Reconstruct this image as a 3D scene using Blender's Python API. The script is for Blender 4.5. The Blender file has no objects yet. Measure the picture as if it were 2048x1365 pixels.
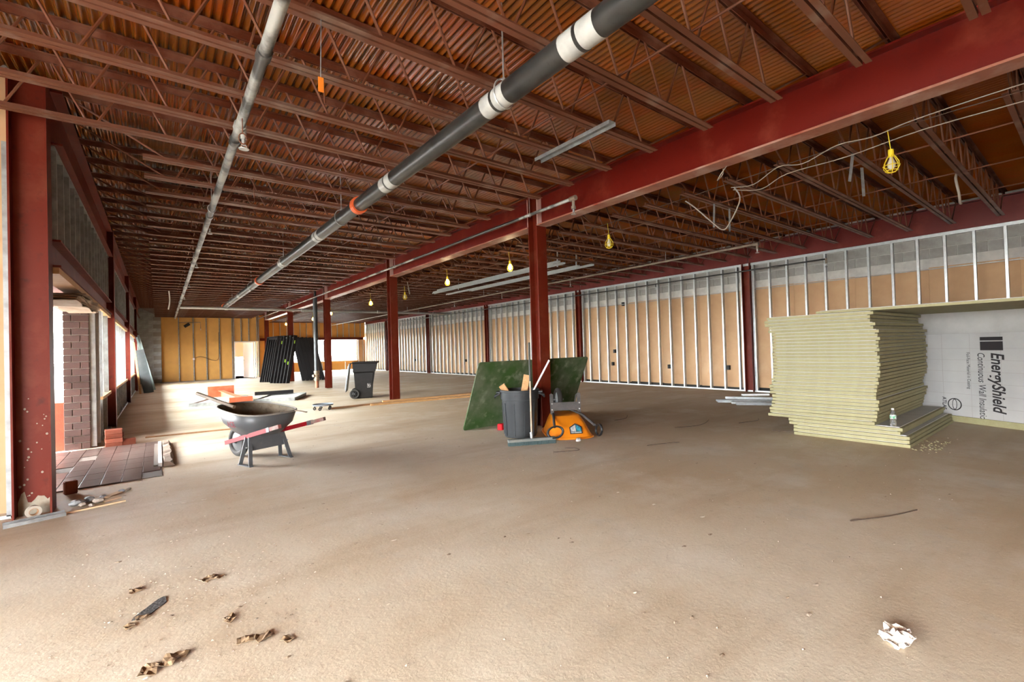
import bpy, math, random
from mathutils import Vector, Matrix
PI = math.pi
random.seed(7)
SC = bpy.context.scene
COL = SC.collection

# ------------------------------------------------------------------ camera
YAW, PITCH, ROLL = 0.65839, 0.01317, -0.02945
fw = Vector((math.sin(YAW)*math.cos(PITCH), math.cos(YAW)*math.cos(PITCH), math.sin(PITCH)))
rt = Vector((math.cos(YAW), -math.sin(YAW), 0)); up = rt.cross(fw)
rt2 = rt*math.cos(ROLL) + up*math.sin(ROLL); up2 = -rt*math.sin(ROLL) + up*math.cos(ROLL)
cd = bpy.data.cameras.new('camera'); cam = bpy.data.objects.new('camera', cd); COL.objects.link(cam)
cd.sensor_width = 36.0; cd.lens = 36.0*916.69/2048; cd.clip_start = 0.05; cd.clip_end = 400
cam.matrix_world = Matrix(((rt2.x, up2.x, -fw.x, 0), (rt2.y, up2.y, -fw.y, 0), (rt2.z, up2.z, -fw.z, 1.32), (0, 0, 0, 1)))
SC.camera = cam

# ------------------------------------------------------------------ sky, light, exposure
W = bpy.data.worlds.new('overcast_sky'); SC.world = W; W.use_nodes = True
bg = W.node_tree.nodes['Background']; bg.inputs[0].default_value = (0.94, 0.97, 1.0, 1); bg.inputs[1].default_value = 49.0
sun = bpy.data.lights.new('hazy_sun', 'SUN'); sun.energy = 46.0; sun.angle = math.radians(75); sun.color = (1, 0.95, 0.86)
so = bpy.data.objects.new('hazy_sun', sun); COL.objects.link(so)
so.rotation_euler = Vector((0.80, -0.03, -0.74)).to_track_quat('-Z', 'Y').to_euler()
def portal(name, c, sx, sy, nrm):
    l = bpy.data.lights.new(name, 'AREA'); l.shape = 'RECTANGLE'; l.size = sx; l.size_y = sy; l.cycles.is_portal = True
    o = bpy.data.objects.new(name, l); COL.objects.link(o); o.location = c
    n = Vector(nrm); o.rotation_euler = n.to_track_quat('-Z', 'Y').to_euler()
portal('portal_shopfront', (-4.02, -0.1, 1.2), 2.4, 6.8, (1, 0, 0))
portal('portal_side', (-1.25, 18.0, 1.2), 2.4, 24.0, (1, 0, 0))
portal('portal_back', (8.6, 33.5, 1.4), 5.8, 1.5, (0, -1, 0))
SC.view_settings.view_transform = 'Standard'; SC.view_settings.look = 'None'
SC.view_settings.exposure = 0.44; SC.view_settings.gamma = 1.0; SC.view_settings.use_curve_mapping = False
SC.cycles.max_bounces = 8; SC.cycles.diffuse_bounces = 5; SC.cycles.adaptive_threshold = 0.035; SC.cycles.glossy_bounces = 3
SC.cycles.transparent_max_bounces = 12; SC.cycles.sample_clamp_indirect = 8.0
SC.cycles.caustics_reflective = False; SC.cycles.caustics_refractive = False

# ------------------------------------------------------------------ materials
MATS = {}
def mat(name, c, rough=0.6, metal=0.0, c2=None, scale=4.0, mix=(0.35, 0.65), bump=0.0, bscale=60.0, c3=None, scale3=30.0, mix3=(0.55, 0.75),
        stretch=None, spec=0.5, rnd=0.0, emit=None, detail=6.0):
    if name in MATS: return MATS[name]
    m = bpy.data.materials.new(name); m.use_nodes = True; nt = m.node_tree; N = nt.nodes; L = nt.links
    b = N['Principled BSDF']; b.inputs['Roughness'].default_value = rough; b.inputs['Metallic'].default_value = metal
    b.inputs['Base Color'].default_value = (*c, 1); b.inputs['Specular IOR Level'].default_value = spec
    tc = N.new('ShaderNodeTexCoord'); vec = tc.outputs['Object']
    if stretch:
        mp = N.new('ShaderNodeMapping'); mp.inputs['Scale'].default_value = stretch; L.new(vec, mp.inputs[0]); vec = mp.outputs[0]
    last = None
    def layer(prev, col, sc, mm, det=detail):
        n = N.new('ShaderNodeTexNoise'); n.inputs['Scale'].default_value = sc; n.inputs['Detail'].default_value = det; n.inputs['Roughness'].default_value = 0.6
        L.new(vec, n.inputs['Vector'])
        r = N.new('ShaderNodeMapRange'); r.inputs[1].default_value = mm[0]; r.inputs[2].default_value = mm[1]; L.new(n.outputs[0], r.inputs[0])
        x = N.new('ShaderNodeMix'); x.data_type = 'RGBA'; L.new(r.outputs[0], x.inputs[0])
        if prev is None: x.inputs[6].default_value = (*c, 1)
        else: L.new(prev, x.inputs[6])
        x.inputs[7].default_value = (*col, 1)
        return x.outputs[2]
    if c2: last = layer(last, c2, scale, mix)
    if c3: last = layer(last, c3, scale3, mix3)
    if rnd:
        oi = N.new('ShaderNodeObjectInfo'); r = N.new('ShaderNodeMapRange'); r.inputs[3].default_value = 1-rnd; r.inputs[4].default_value = 1+rnd
        L.new(oi.outputs['Random'], r.inputs[0])
        x = N.new('ShaderNodeMix'); x.data_type = 'RGBA'; x.blend_type = 'MULTIPLY'; x.inputs[0].default_value = 1
        if last: L.new(last, x.inputs[6])
        else: x.inputs[6].default_value = (*c, 1)
        cb = N.new('ShaderNodeCombineColor'); [L.new(r.outputs[0], cb.inputs[i]) for i in range(3)]
        L.new(cb.outputs[0], x.inputs[7]); last = x.outputs[2]
    if last: L.new(last, b.inputs['Base Color'])
    if bump:
        n = N.new('ShaderNodeTexNoise'); n.inputs['Scale'].default_value = bscale; n.inputs['Detail'].default_value = 5; L.new(vec, n.inputs['Vector'])
        bn = N.new('ShaderNodeBump'); bn.inputs['Strength'].default_value = bump; bn.inputs['Distance'].default_value = 0.01
        L.new(n.outputs[0], bn.inputs['Height']); L.new(bn.outputs[0], b.inputs['Normal'])
    if emit:
        b.inputs['Emission Color'].default_value = (*emit[:3], 1); b.inputs['Emission Strength'].default_value = emit[3]
    MATS[name] = m; return m

RED = mat('red_primer_beam', (0.105, 0.0045, 0.0012), 0.40, c2=(0.20, 0.035, 0.018), scale=2.2, mix=(0.55, 0.85), c3=(0.085, 0.0032, 0.001), scale3=7, bump=0.05, spec=0.3)
REDC = mat('red_primer_column', (0.110, 0.011, 0.0038), 0.5, c2=(0.155, 0.034, 0.016), scale=3, mix=(0.5, 0.75), c3=(0.07, 0.010, 0.005), scale3=9, mix3=(0.58, 0.72), bump=0.06, spec=0.2)
JOIST = mat('joist_primer', (0.085, 0.018, 0.006), 0.5, c2=(0.19, 0.080, 0.050), scale=2.5, mix=(0.45, 0.65), c3=(0.085, 0.014, 0.004), scale3=6, spec=0.3)
JOISTB = mat('dusty_joist_primer', (0.125, 0.045, 0.024), 0.5, c2=(0.22, 0.15, 0.115), scale=1.7, mix=(0.52, 0.70), c3=(0.11, 0.028, 0.011), scale3=5, spec=0.3)
REDF = mat('oversprayed_flange', (0.26, 0.10, 0.065), 0.45, c2=(0.42, 0.30, 0.25), scale=1.6, mix=(0.48, 0.7), c3=(0.20, 0.035, 0.018), scale3=3.5, mix3=(0.56, 0.7), spec=0.3)
ROD = mat('rod_primer', (0.115, 0.030, 0.010), 0.5, c2=(0.16, 0.065, 0.035), scale=3, spec=0.3)
DECK = mat('deck_primer', (0.185, 0.041, 0.0034), 0.19, c2=(0.14, 0.048, 0.006), scale=0.7, mix=(0.4, 0.62), c3=(0.21, 0.034, 0.002), scale3=1.6, mix3=(0.5, 0.7), rnd=0.13, spec=0.5)
GALV = mat('galvanised_steel', (0.55, 0.575, 0.585), 0.36, 0.7, c2=(0.46, 0.49, 0.50), scale=14)
GALVD = mat('weathered_galvanised', (0.33, 0.35, 0.35), 0.5, 0.55, c2=(0.22, 0.22, 0.22), scale=9)
PIPE = mat('black_steel_pipe', (0.012, 0.0125, 0.012), 0.36, 0.0, c2=(0.03, 0.03, 0.028), scale=6, c3=(0.008, 0.008, 0.008), scale3=30)
PIPEW = mat('dusty_pipe', (0.36, 0.37, 0.35), 0.4, 0.2, c2=(0.05, 0.05, 0.048), scale=2.2, mix=(0.42, 0.56))
PIPEB = mat('brown_pipe', (0.14, 0.10, 0.07), 0.5, 0.1, c2=(0.22, 0.18, 0.14), scale=4)
ORANGE = mat('orange_coupling', (0.62, 0.11, 0.03), 0.5)
CONC = None
TAN = mat('tan_sheathing', (0.50, 0.315, 0.17), 0.85, c2=(0.44, 0.265, 0.14), scale=2.2, c3=(0.55, 0.375, 0.225), scale3=0.8, rnd=0.05)
ORN = mat('ochre_sheathing', (0.60, 0.30, 0.075), 0.85, c2=(0.54, 0.27, 0.07), scale=2.5, rnd=0.05)
CMU = mat('grey_block', (0.34, 0.335, 0.31), 0.9, c2=(0.26, 0.25, 0.235), scale=5, bump=0.25, bscale=90, rnd=0.12)
PARGE = mat('parged_mortar', (0.60, 0.585, 0.55), 0.9, c2=(0.48, 0.47, 0.45), scale=6, bump=0.2)
DARK = mat('dark_void', (0.02, 0.018, 0.016), 0.9)
BRICKD = mat('dark_brown_brick', (0.042, 0.018, 0.015), 0.75, c2=(0.06, 0.026, 0.02), scale=10, bump=0.2, rnd=0.25)
BRICKR = mat('red_brick', (0.19, 0.040, 0.015), 0.8, c2=(0.145, 0.03, 0.012), scale=12, bump=0.2, rnd=0.15)
MORTAR = mat('mortar', (0.22, 0.19, 0.165), 0.95, bump=0.3)
TILE = mat('quarry_tile', (0.105, 0.072, 0.064), 0.28, c2=(0.085, 0.06, 0.055), scale=6, c3=(0.15, 0.125, 0.115), scale3=3, rnd=0.12)
GROUT = mat('grout', (0.10, 0.075, 0.06), 0.95)
WOOD = mat('pine_lumber', (0.52, 0.30, 0.13), 0.7, c2=(0.40, 0.21, 0.08), scale=5, stretch=(1, 12, 12))
WOODR = mat('weathered_lumber', (0.36, 0.20, 0.10), 0.75, c2=(0.26, 0.14, 0.07), scale=5, stretch=(1, 10, 10))
FOAM = mat('cream_foam', (0.29, 0.27, 0.145), 0.9, c2=(0.26, 0.235, 0.125), scale=9, c3=(0.315, 0.30, 0.18), scale3=40, rnd=0.05)
FACER = mat('grey_facer', (0.44, 0.43, 0.41), 0.7, c2=(0.38, 0.37, 0.35), scale=4)
WHITE = mat('white_paint', (0.80, 0.80, 0.78), 0.6)
BLACK = mat('black_plastic', (0.009, 0.0085, 0.009), 0.45, c2=(0.014, 0.013, 0.013), scale=8, spec=0.25)
BLACKM = mat('black_frame_paint', (0.008, 0.007, 0.008), 0.55, c2=(0.012, 0.010, 0.011), scale=5, spec=0.2)
RUBBER = mat('rubber', (0.035, 0.032, 0.03), 0.8)
INK = mat('black_ink', (0.015, 0.012, 0.014), 0.6)
GLASS = None

def make_floor():
    m = bpy.data.materials.new('worn_concrete'); m.use_nodes = True; nt = m.node_tree; N = nt.nodes; L = nt.links
    b = N['Principled BSDF']; b.inputs['Roughness'].default_value = 0.72; b.inputs['Specular IOR Level'].default_value = 0.35
    tc = N.new('ShaderNodeTexCoord')
    def noise(sc, det=6, rough=0.6, st=None):
        n = N.new('ShaderNodeTexNoise'); n.inputs['Scale'].default_value = sc; n.inputs['Detail'].default_value = det; n.inputs['Roughness'].default_value = rough
        v = tc.outputs['Object']
        if st:
            mp = N.new('ShaderNodeMapping'); mp.inputs['Scale'].default_value = st; mp.inputs['Rotation'].default_value = (0, 0, 0.25); L.new(v, mp.inputs[0]); v = mp.outputs[0]
        L.new(v, n.inputs['Vector']); return n.outputs[0]
    def rng(o, a, c):
        r = N.new('ShaderNodeMapRange'); r.inputs[1].default_value = a; r.inputs[2].default_value = c; L.new(o, r.inputs[0]); return r.outputs[0]
    def mixc(f, a, col, amt=1.0):
        x = N.new('ShaderNodeMix'); x.data_type = 'RGBA'
        if amt != 1.0:
            k = N.new('ShaderNodeMath'); k.operation = 'MULTIPLY'; k.inputs[1].default_value = amt; L.new(f, k.inputs[0]); f = k.outputs[0]
        L.new(f, x.inputs[0])
        if isinstance(a, tuple): x.inputs[6].default_value = (*a, 1)
        else: L.new(a, x.inputs[6])
        x.inputs[7].default_value = (*col, 1); return x.outputs[2]
    c = mixc(rng(noise(0.28, 5), 0.42, 0.60), (0.60, 0.545, 0.445), (0.46, 0.36, 0.245))
    # ragged brown dirt, with the dimmer warm light away from the windows painted in
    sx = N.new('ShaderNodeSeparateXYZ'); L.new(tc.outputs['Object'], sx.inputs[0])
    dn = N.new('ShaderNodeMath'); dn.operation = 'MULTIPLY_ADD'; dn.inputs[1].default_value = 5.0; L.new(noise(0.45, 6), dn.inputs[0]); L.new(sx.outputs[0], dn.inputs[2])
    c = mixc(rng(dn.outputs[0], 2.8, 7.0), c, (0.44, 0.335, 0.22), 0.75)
    c = mixc(rng(noise(0.9, 8, 0.65), 0.48, 0.70), c, (0.60, 0.55, 0.465), 0.8)
    c = mixc(rng(noise(0.55, 6, 0.6, (0.5, 2.4, 1)), 0.50, 0.72), c, (0.37, 0.27, 0.17), 0.8)
    c = mixc(rng(noise(2.2, 9, 0.7), 0.56, 0.75), c, (0.42, 0.385, 0.33), 0.6)
    c = mixc(rng(noise(14, 6, 0.7), 0.60, 0.78), c, (0.24, 0.18, 0.125), 0.6)
    c = mixc(rng(noise(70, 4, 0.65), 0.62, 0.74), c, (0.17, 0.125, 0.09), 0.7)
    # hairline cracks
    vo = N.new('ShaderNodeTexVoronoi'); vo.feature = 'DISTANCE_TO_EDGE'; vo.inputs['Scale'].default_value = 0.30
    wn = N.new('ShaderNodeTexNoise'); wn.inputs['Scale'].default_value = 1.6; wn.inputs['Detail'].default_value = 7
    L.new(tc.outputs['Object'], wn.inputs['Vector'])
    va = N.new('ShaderNodeVectorMath'); va.operation = 'MULTIPLY_ADD'; va.inputs[1].default_value = (0.55, 0.55, 0.55)
    L.new(wn.outputs['Color'], va.inputs[0]); L.new(tc.outputs['Object'], va.inputs[2]); L.new(va.outputs[0], vo.inputs['Vector'])
    cr = rng(vo.outputs['Distance'], 0.0018, 0.0)
    c = mixc(cr, c, (0.22, 0.16, 0.11), 0.14)
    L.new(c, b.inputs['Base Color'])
    h = N.new('ShaderNodeMath'); h.operation = 'ADD'
    k1 = N.new('ShaderNodeMath'); k1.operation = 'MULTIPLY'; k1.inputs[1].default_value = 0.6; L.new(noise(38, 8, 0.7), k1.inputs[0])
    L.new(k1.outputs[0], h.inputs[0]); L.new(noise(3.0, 8, 0.65), h.inputs[1])
    bn = N.new('ShaderNodeBump'); bn.inputs['Strength'].default_value = 0.38; bn.inputs['Distance'].default_value = 0.012
    L.new(h.outputs[0], bn.inputs['Height']); L.new(bn.outputs[0], b.inputs['Normal'])
    return m
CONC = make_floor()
def make_glass():
    m = bpy.data.materials.new('window_glass'); m.use_nodes = True; nt = m.node_tree; N = nt.nodes; L = nt.links
    N.remove(N['Principled BSDF'])
    t = N.new('ShaderNodeBsdfTransparent'); t.inputs[0].default_value = (0.95, 0.97, 0.96, 1); g = N.new('ShaderNodeBsdfGlossy'); g.inputs['Roughness'].default_value = 0.03
    x = N.new('ShaderNodeMixShader'); x.inputs[0].default_value = 0.06; L.new(t.outputs[0], x.inputs[1]); L.new(g.outputs[0], x.inputs[2])
    L.new(x.outputs[0], N['Material Output'].inputs[0]); return m
GLASS = make_glass()
def make_foil():
    m = bpy.data.materials.new('foil_facer'); m.use_nodes = True; nt = m.node_tree; N = nt.nodes; L = nt.links
    b = N['Principled BSDF']; b.inputs['Metallic'].default_value = 0.35; b.inputs['Roughness'].default_value = 0.42
    tc = N.new('ShaderNodeTexCoord'); n = N.new('ShaderNodeTexNoise'); n.inputs['Scale'].default_value = 3; n.inputs['Detail'].default_value = 8
    L.new(tc.outputs['Object'], n.inputs[0])
    r = N.new('ShaderNodeMix'); r.data_type = 'RGBA'; r.inputs[6].default_value = (0.44, 0.44, 0.445, 1); r.inputs[7].default_value = (0.60, 0.595, 0.58, 1); L.new(n.outputs[0], r.inputs[0])
    L.new(r.outputs[2], b.inputs['Base Color'])
    n2 = N.new('ShaderNodeTexNoise'); n2.inputs['Scale'].default_value = 9; n2.inputs['Detail'].default_value = 7; L.new(tc.outputs['Object'], n2.inputs[0])
    bn = N.new('ShaderNodeBump'); bn.inputs['Strength'].default_value = 0.35; bn.inputs['Distance'].default_value = 0.01; L.new(n2.outputs[0], bn.inputs['Height']); L.new(bn.outputs[0], b.inputs['Normal'])
    return m
FOIL = make_foil()

# ------------------------------------------------------------------ mesh helpers
class MB:
    def __init__(s): s.v = []; s.f = []; s.smooth = False
    def box(s, a, b):
        (x0, y0, z0), (x1, y1, z1) = a, b; n = len(s.v)
        s.v += [(x0, y0, z0), (x1, y0, z0), (x1, y1, z0), (x0, y1, z0), (x0, y0, z1), (x1, y0, z1), (x1, y1, z1), (x0, y1, z1)]
        s.f += [tuple(n+i for i in q) for q in ((3, 2, 1, 0), (4, 5, 6, 7), (0, 1, 5, 4), (1, 2, 6, 5), (2, 3, 7, 6), (3, 0, 4, 7))]
        return s
    def bar(s, p, q, w, h, upv=(0, 0, 1)):      # rectangular bar from p to q
        p, q = Vector(p), Vector(q); d = (q-p).normalized(); u = Vector(upv)
        if abs(d.dot(u)) > 0.98: u = Vector((1, 0, 0))
        a = d.cross(u).normalized()*w/2; c = a.cross(d).normalized()*h/2; n = len(s.v)
        for o in (p, q): s.v += [tuple(o-a-c), tuple(o+a-c), tuple(o+a+c), tuple(o-a+c)]
        s.f += [tuple(n+i for i in k) for k in ((3, 2, 1, 0), (4, 5, 6, 7), (0, 1, 5, 4), (1, 2, 6, 5), (2, 3, 7, 6), (3, 0, 4, 7))]
        return s
    def extrude(s, prof, axis, t0, t1):          # closed 2d profile extruded along an axis
        n = len(s.v); k = len(prof)
        for t in (t0, t1):
            for (a, b) in prof:
                s.v.append({'x': (t, a, b), 'y': (a, t, b), 'z': (a, b, t)}[axis])
        for i in range(k): s.f.append((n+i, n+(i+1) % k, n+k+(i+1) % k, n+k+i))
        s.f.append(tuple(n+i for i in reversed(range(k)))); s.f.append(tuple(n+k+i for i in range(k)))
        return s
    def tube(s, pts, r, n=8, caps=True):
        pts = [Vector(p) for p in pts]; R = r if isinstance(r, (list, tuple)) else [r]*len(pts); base = len(s.v)
        prev = None
        for i, p in enumerate(pts):
            d = (pts[min(i+1, len(pts)-1)]-pts[max(i-1, 0)]).normalized()
            if prev is None:
                a = d.cross(Vector((0, 0, 1)));
                if a.length < 1e-3: a = d.cross(Vector((1, 0, 0)))
                a.normalize()
            else: a = (prev-d*prev.dot(d)).normalized()
            prev = a; b = d.cross(a)
            for j in range(n):
                t = 2*PI*j/n; s.v.append(tuple(p+(a*math.cos(t)+b*math.sin(t))*R[i]))
        for i in range(len(pts)-1):
            for j in range(n):
                s.f.append((base+i*n+j, base+i*n+(j+1) % n, base+(i+1)*n+(j+1) % n, base+(i+1)*n+j))
        if caps:
            s.f.append(tuple(base+j for j in reversed(range(n)))); s.f.append(tuple(base+(len(pts)-1)*n+j for j in range(n)))
        s.smooth = True; return s
    def lathe(s, prof, n=24, c=(0, 0, 0), axis='z'):
        base = len(s.v)
        for (r, h) in prof:
            for j in range(n):
                t = 2*PI*j/n; x, y = r*math.cos(t), r*math.sin(t)
                p = {'z': (x, y, h), 'y': (x, h, y), 'x': (h, x, y)}[axis]
                s.v.append((p[0]+c[0], p[1]+c[1], p[2]+c[2]))
        for i in range(len(prof)-1):
            for j in range(n): s.f.append((base+i*n+j, base+i*n+(j+1) % n, base+(i+1)*n+(j+1) % n, base+(i+1)*n+j))
        s.smooth = True; return s
    def ring(s, R, r, c=(0, 0, 0), axis='z', n=24, m=8, sx=1.0, sy=1.0):
        base = len(s.v)
        for i in range(n):
            t = 2*PI*i/n
            for j in range(m):
                q = 2*PI*j/m; rr = R+r*math.cos(q); x, y, h = rr*math.cos(t)*sx, rr*math.sin(t)*sy, r*math.sin(q)
                p = {'z': (x, y, h), 'y': (x, h, y), 'x': (h, x, y)}[axis]; s.v.append((p[0]+c[0], p[1]+c[1], p[2]+c[2]))
        for i in range(n):
            for j in range(m): s.f.append((base+i*m+j, base+((i+1) % n)*m+j, base+((i+1) % n)*m+(j+1) % m, base+i*m+(j+1) % m))
        s.smooth = True; return s
    def quad(s, *p):
        n = len(s.v); s.v += [tuple(x) for x in p]; s.f.append(tuple(range(n, n+len(p)))); return s
    def xf(s, M):
        s.v = [tuple(M @ Vector(p)) for p in s.v]; return s
    def mesh(s, name, m, bevel=0.0):
        me = bpy.data.meshes.new(name); me.from_pydata(s.v, [], s.f); me.validate()
        import bmesh
        bm = bmesh.new(); bm.from_mesh(me); bmesh.ops.recalc_face_normals(bm, faces=bm.faces)
        if bevel: bmesh.ops.bevel(bm, geom=list(bm.edges), offset=bevel, segments=1, affect='EDGES', clamp_overlap=True)
        bm.to_mesh(me); bm.free()
        if s.smooth:
            for p in me.polygons: p.use_smooth = True
            try: me.set_sharp_from_angle(angle=math.radians(40))
            except Exception: pass
        me.materials.append(m); return me
    def build(s, name, m, parent=None, loc=(0, 0, 0), rot=(0, 0, 0), bevel=0.0):
        return put(s.mesh(name, m, bevel), name, parent, loc, rot)
def put(me, name, parent=None, loc=(0, 0, 0), rot=(0, 0, 0)):
    o = bpy.data.objects.new(name, me); COL.objects.link(o); o.parent = parent; o.location = loc; o.rotation_euler = rot
    return o
def tag(o, label=None, cat=None, group=None, kind=None):
    if label: o['label'] = label
    if cat: o['category'] = cat
    if group: o['group'] = group
    if kind: o['kind'] = kind
    return o
def thing(name, loc, rot=(0, 0, 0), label=None, cat=None, group=None, kind=None):
    o = bpy.data.objects.new(name, None); COL.objects.link(o); o.location = loc; o.rotation_euler = rot; o.empty_display_size = 0.1
    return tag(o, label, cat, group, kind)
def struct(name, loc=(0, 0, 0), rot=(0, 0, 0)): return thing(name, loc, rot, kind='structure')
def text(name, s, size, m, parent, loc, rot, shear=0.0, sx=1.0, off=0.0):
    c = bpy.data.curves.new(name, 'FONT'); c.body = s; c.size = size; c.extrude = 0.0008; c.shear = shear; c.align_x = 'LEFT'; c.offset = off; c.resolution_u = 3
    f = bpy.data.objects.new('font_source', c); me = bpy.data.meshes.new_from_object(f); bpy.data.objects.remove(f); me.materials.clear(); me.materials.append(m)
    o = put(me, name, parent, loc, rot); o.scale = (sx, 1, 1); return o
ORD = ['zeroth', 'first', 'second', 'third', 'fourth', 'fifth', 'sixth', 'seventh', 'eighth', 'ninth', 'tenth', 'eleventh', 'twelfth', 'thirteenth', 'fourteenth', 'fifteenth',
       'sixteenth', 'seventeenth', 'eighteenth', 'nineteenth', 'twentieth']
def ordinal(n):
    if n <= 20: return ORD[n]
    tens = {2: 'twenty', 3: 'thirty', 4: 'forty', 5: 'fifty'}; t, u = divmod(n, 10)
    return (tens[t] + '-' + ORD[u]) if u else {2: 'twentieth', 3: 'thirtieth', 4: 'fortieth', 5: 'fiftieth'}[t]
def Iprof(cx, z0, z1, w, tf=0.018, tw=0.012):
    return [(cx-w/2, z0), (cx+w/2, z0), (cx+w/2, z0+tf), (cx+tw/2, z0+tf), (cx+tw/2, z1-tf), (cx+w/2, z1-tf), (cx+w/2, z1), (cx-w/2, z1), (cx-w/2, z1-tf), (cx-tw/2, z1-tf), (cx-tw/2, z0+tf), (cx-w/2, z0+tf)]
def Cprof(d=0.09, f=0.038, t=0.004, lip=0.01):   # C stud, web at b=0, flanges towards +b
    return [(0, 0), (d, 0), (d, f), (d-lip, f), (d-lip, f-t), (d-t, f-t), (d-t, t), (t, t), (t, f-t), (lip, f-t), (lip, f), (0, f)]

# ------------------------------------------------------------------ floor and ground
YG = [5.72, 11.70, 17.72, 23.70, 29.72]          # column grid
XB, ZB0, ZB1 = 5.02, 3.29, 3.79                  # main beam
XR = 12.0                                        # stud face of the far side wall
ZJ, ZD = 3.35, 3.865                             # joist underside, deck underside
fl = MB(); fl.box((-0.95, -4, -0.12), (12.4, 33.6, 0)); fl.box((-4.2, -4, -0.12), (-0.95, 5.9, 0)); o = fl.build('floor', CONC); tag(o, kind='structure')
g = MB().box((-120, -120, -0.3), (120, 160, -0.14)).build('ground', mat('pale_paving', (0.42, 0.41, 0.39), 0.9, c2=(0.36, 0.35, 0.33), scale=0.5)); tag(g, kind='structure')

# ------------------------------------------------------------------ ceiling: corrugated deck sheets
ceil_ = struct('ceiling')
P = 0.0632
def deck_mesh(nf, length):
    b = MB(); pr = []
    K = 8
    for i in range(nf*K+1):
        t = i/K; x = t*P; z = 0.5*0.015*(1-math.cos(2*PI*t))
        # rounded flute: flattened cosine
        q = math.cos(2*PI*t); z = 0.012*(1-math.copysign(abs(q)**0.8, q)); pr.append((x, z))
    n = len(pr)
    for y in (0, length):
        for (x, z) in pr: b.v.append((x, y, z))
    for i in range(n-1): b.f.append((i, i+1, n+i+1, n+i))
    b.smooth = True
    return b.mesh('deck_sheet', DECK)
NF = 12; SW = NF*P
def deck_run(x0, x1, ylist):
    for ya, yb in zip(ylist[:-1], ylist[1:]):
        me = deck_mesh(NF, yb-ya); x = x0
        while x < x1:
            put(me, 'deck_sheet', ceil_, (x, ya, ZD)); x += SW
deck_run(-0.98, 12.3, [-4.0, 0.4, 5.75, 11.7, 17.7, 23.7, 29.7, 33.7])
deck_run(-0.98-4*SW, -1.0, [-4.0, 0.4, 5.75])
MB().box((-4.3, -4.2, ZD+0.035), (12.6, 34, ZD+0.2)).build('roof_slab', mat('roof_board', (0.3, 0.28, 0.26), 0.9), ceil_)

# ------------------------------------------------------------------ open-web joists
def angle_mesh(name, x0, x1, side, ztop):
    s = side; a, l, t = 0.008*s, 0.05*s, 0.005
    if ztop is None: pr = [(a, 0), (l, 0), (l, t), (a+t*s, t), (a+t*s, 0.045), (a, 0.045)]
    else: pr = [(a, ztop), (l, ztop), (l, ztop-t), (a+t*s, ztop-t), (a+t*s, ztop-0.055), (a, ztop-0.055)]
    return MB().extrude(pr, 'x', x0, x1).mesh(name, JOISTB if ztop is None else JOIST)
def joist_meshes(xt0, xt1, xb0, xb1, n0, n1, step):
    top = ZD-ZJ-0.008
    ms = [('top_chord', angle_mesh('top_chord', xt0, xt1, 1, top)), ('top_chord', angle_mesh('top_chord', xt0, xt1, -1, top)),
          ('bottom_chord', angle_mesh('bottom_chord', xb0, xb1, 1, None)), ('bottom_chord', angle_mesh('bottom_chord', xb0, xb1, -1, None))]
    pts = [(xt0+0.1, 0, top-0.03)]; k = int(round((n1-n0)/step)); zb, zt = 0.02, top-0.028
    for i in range(k+1):
        x = n0+(n1-n0)*i/k; pts += [(x-0.03, 0, zb), (x+0.03, 0, zb)]
        if i < k: xm = n0+(n1-n0)*(i+0.5)/k; pts += [(xm-0.025, 0, zt), (xm+0.025, 0, zt)]
    pts.append((xt1-0.12, 0, top-0.03))
    b = MB().tube(pts, 0.0105, 6); b.smooth = True
    ms.append(('web_rod', b.mesh('web_rod', ROD)))
    return ms
JL = joist_meshes(-0.78, 5.02, -0.09, 4.20, 0.16, 4.03, 0.55)
JLL = joist_meshes(-4.1, 5.02, -3.4, 4.20, -3.2, 4.03, 0.556)
JR = joist_meshes(5.02, 12.12, 5.72, 11.62, 5.95, 11.45, 0.55)
def make_joist(y, ms, label, group):
    t = thing('roof_joist', (0, y, ZJ), label=label, cat='joist', group=group)
    for nm, me in ms: put(me, nm, t)
CN = ['first', 'second', 'third', 'fourth', 'fifth']
def joist_label(y, side):
    k = sum(1 for c in YG if c < y)
    n = len([j for j in range(-4, 60) if (YG[k-1] if k else -10) < 1.04+0.61*j <= y+1e-6]) if k else None
    if k == 0:
        n = len([j for j in range(-4, 60) if y-1e-6 <= 1.04+0.61*j < YG[0]])
        return 'rusty open-web roof joist %s, %s one short of the first column' % (side, ordinal(n))
    return 'rusty open-web roof joist %s, %s one beyond the %s column' % (side, ordinal(n), CN[k-1])
for j in range(-2, 54):
    y = 1.04+0.61*j
    if y < 29.4: make_joist(y, JLL if y < 5.7 else JL, joist_label(y, 'on the window side'), 'joists between the window wall and the main beam')
    if y < 33.2: make_joist(y, JR, joist_label(y, 'over the foam stack side'), 'joists between the main beam and the studded wall')
def bridging(x, z, y0, y1, label):
    b = MB().tube([(0, 0, 0), (0, y1-y0, 0)], 0.009, 6).build('bridging_rod', ROD, None, (x, y0, z)); tag(b, label, 'rod')
bridging(2.87, ZJ+0.055, -0.3, 29.3, 'long thin steel bridging rod tying window-side joists near the main pipe')
bridging(0.62, ZD-0.075, -0.3, 29.3, 'thin bridging rod high against the deck on the window side')
bridging(6.75, ZJ+0.055, -0.3, 33, 'thin bridging rod tying studded-side joists closest to the main beam')
bridging(8.2, ZJ+0.055, -0.3, 33, 'thin bridging rod across the middle of the studded-side joists')
bridging(9.6, ZJ+0.055, -0.3, 33, 'thin bridging rod tying studded-side joists closest to the studded wall')

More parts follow.
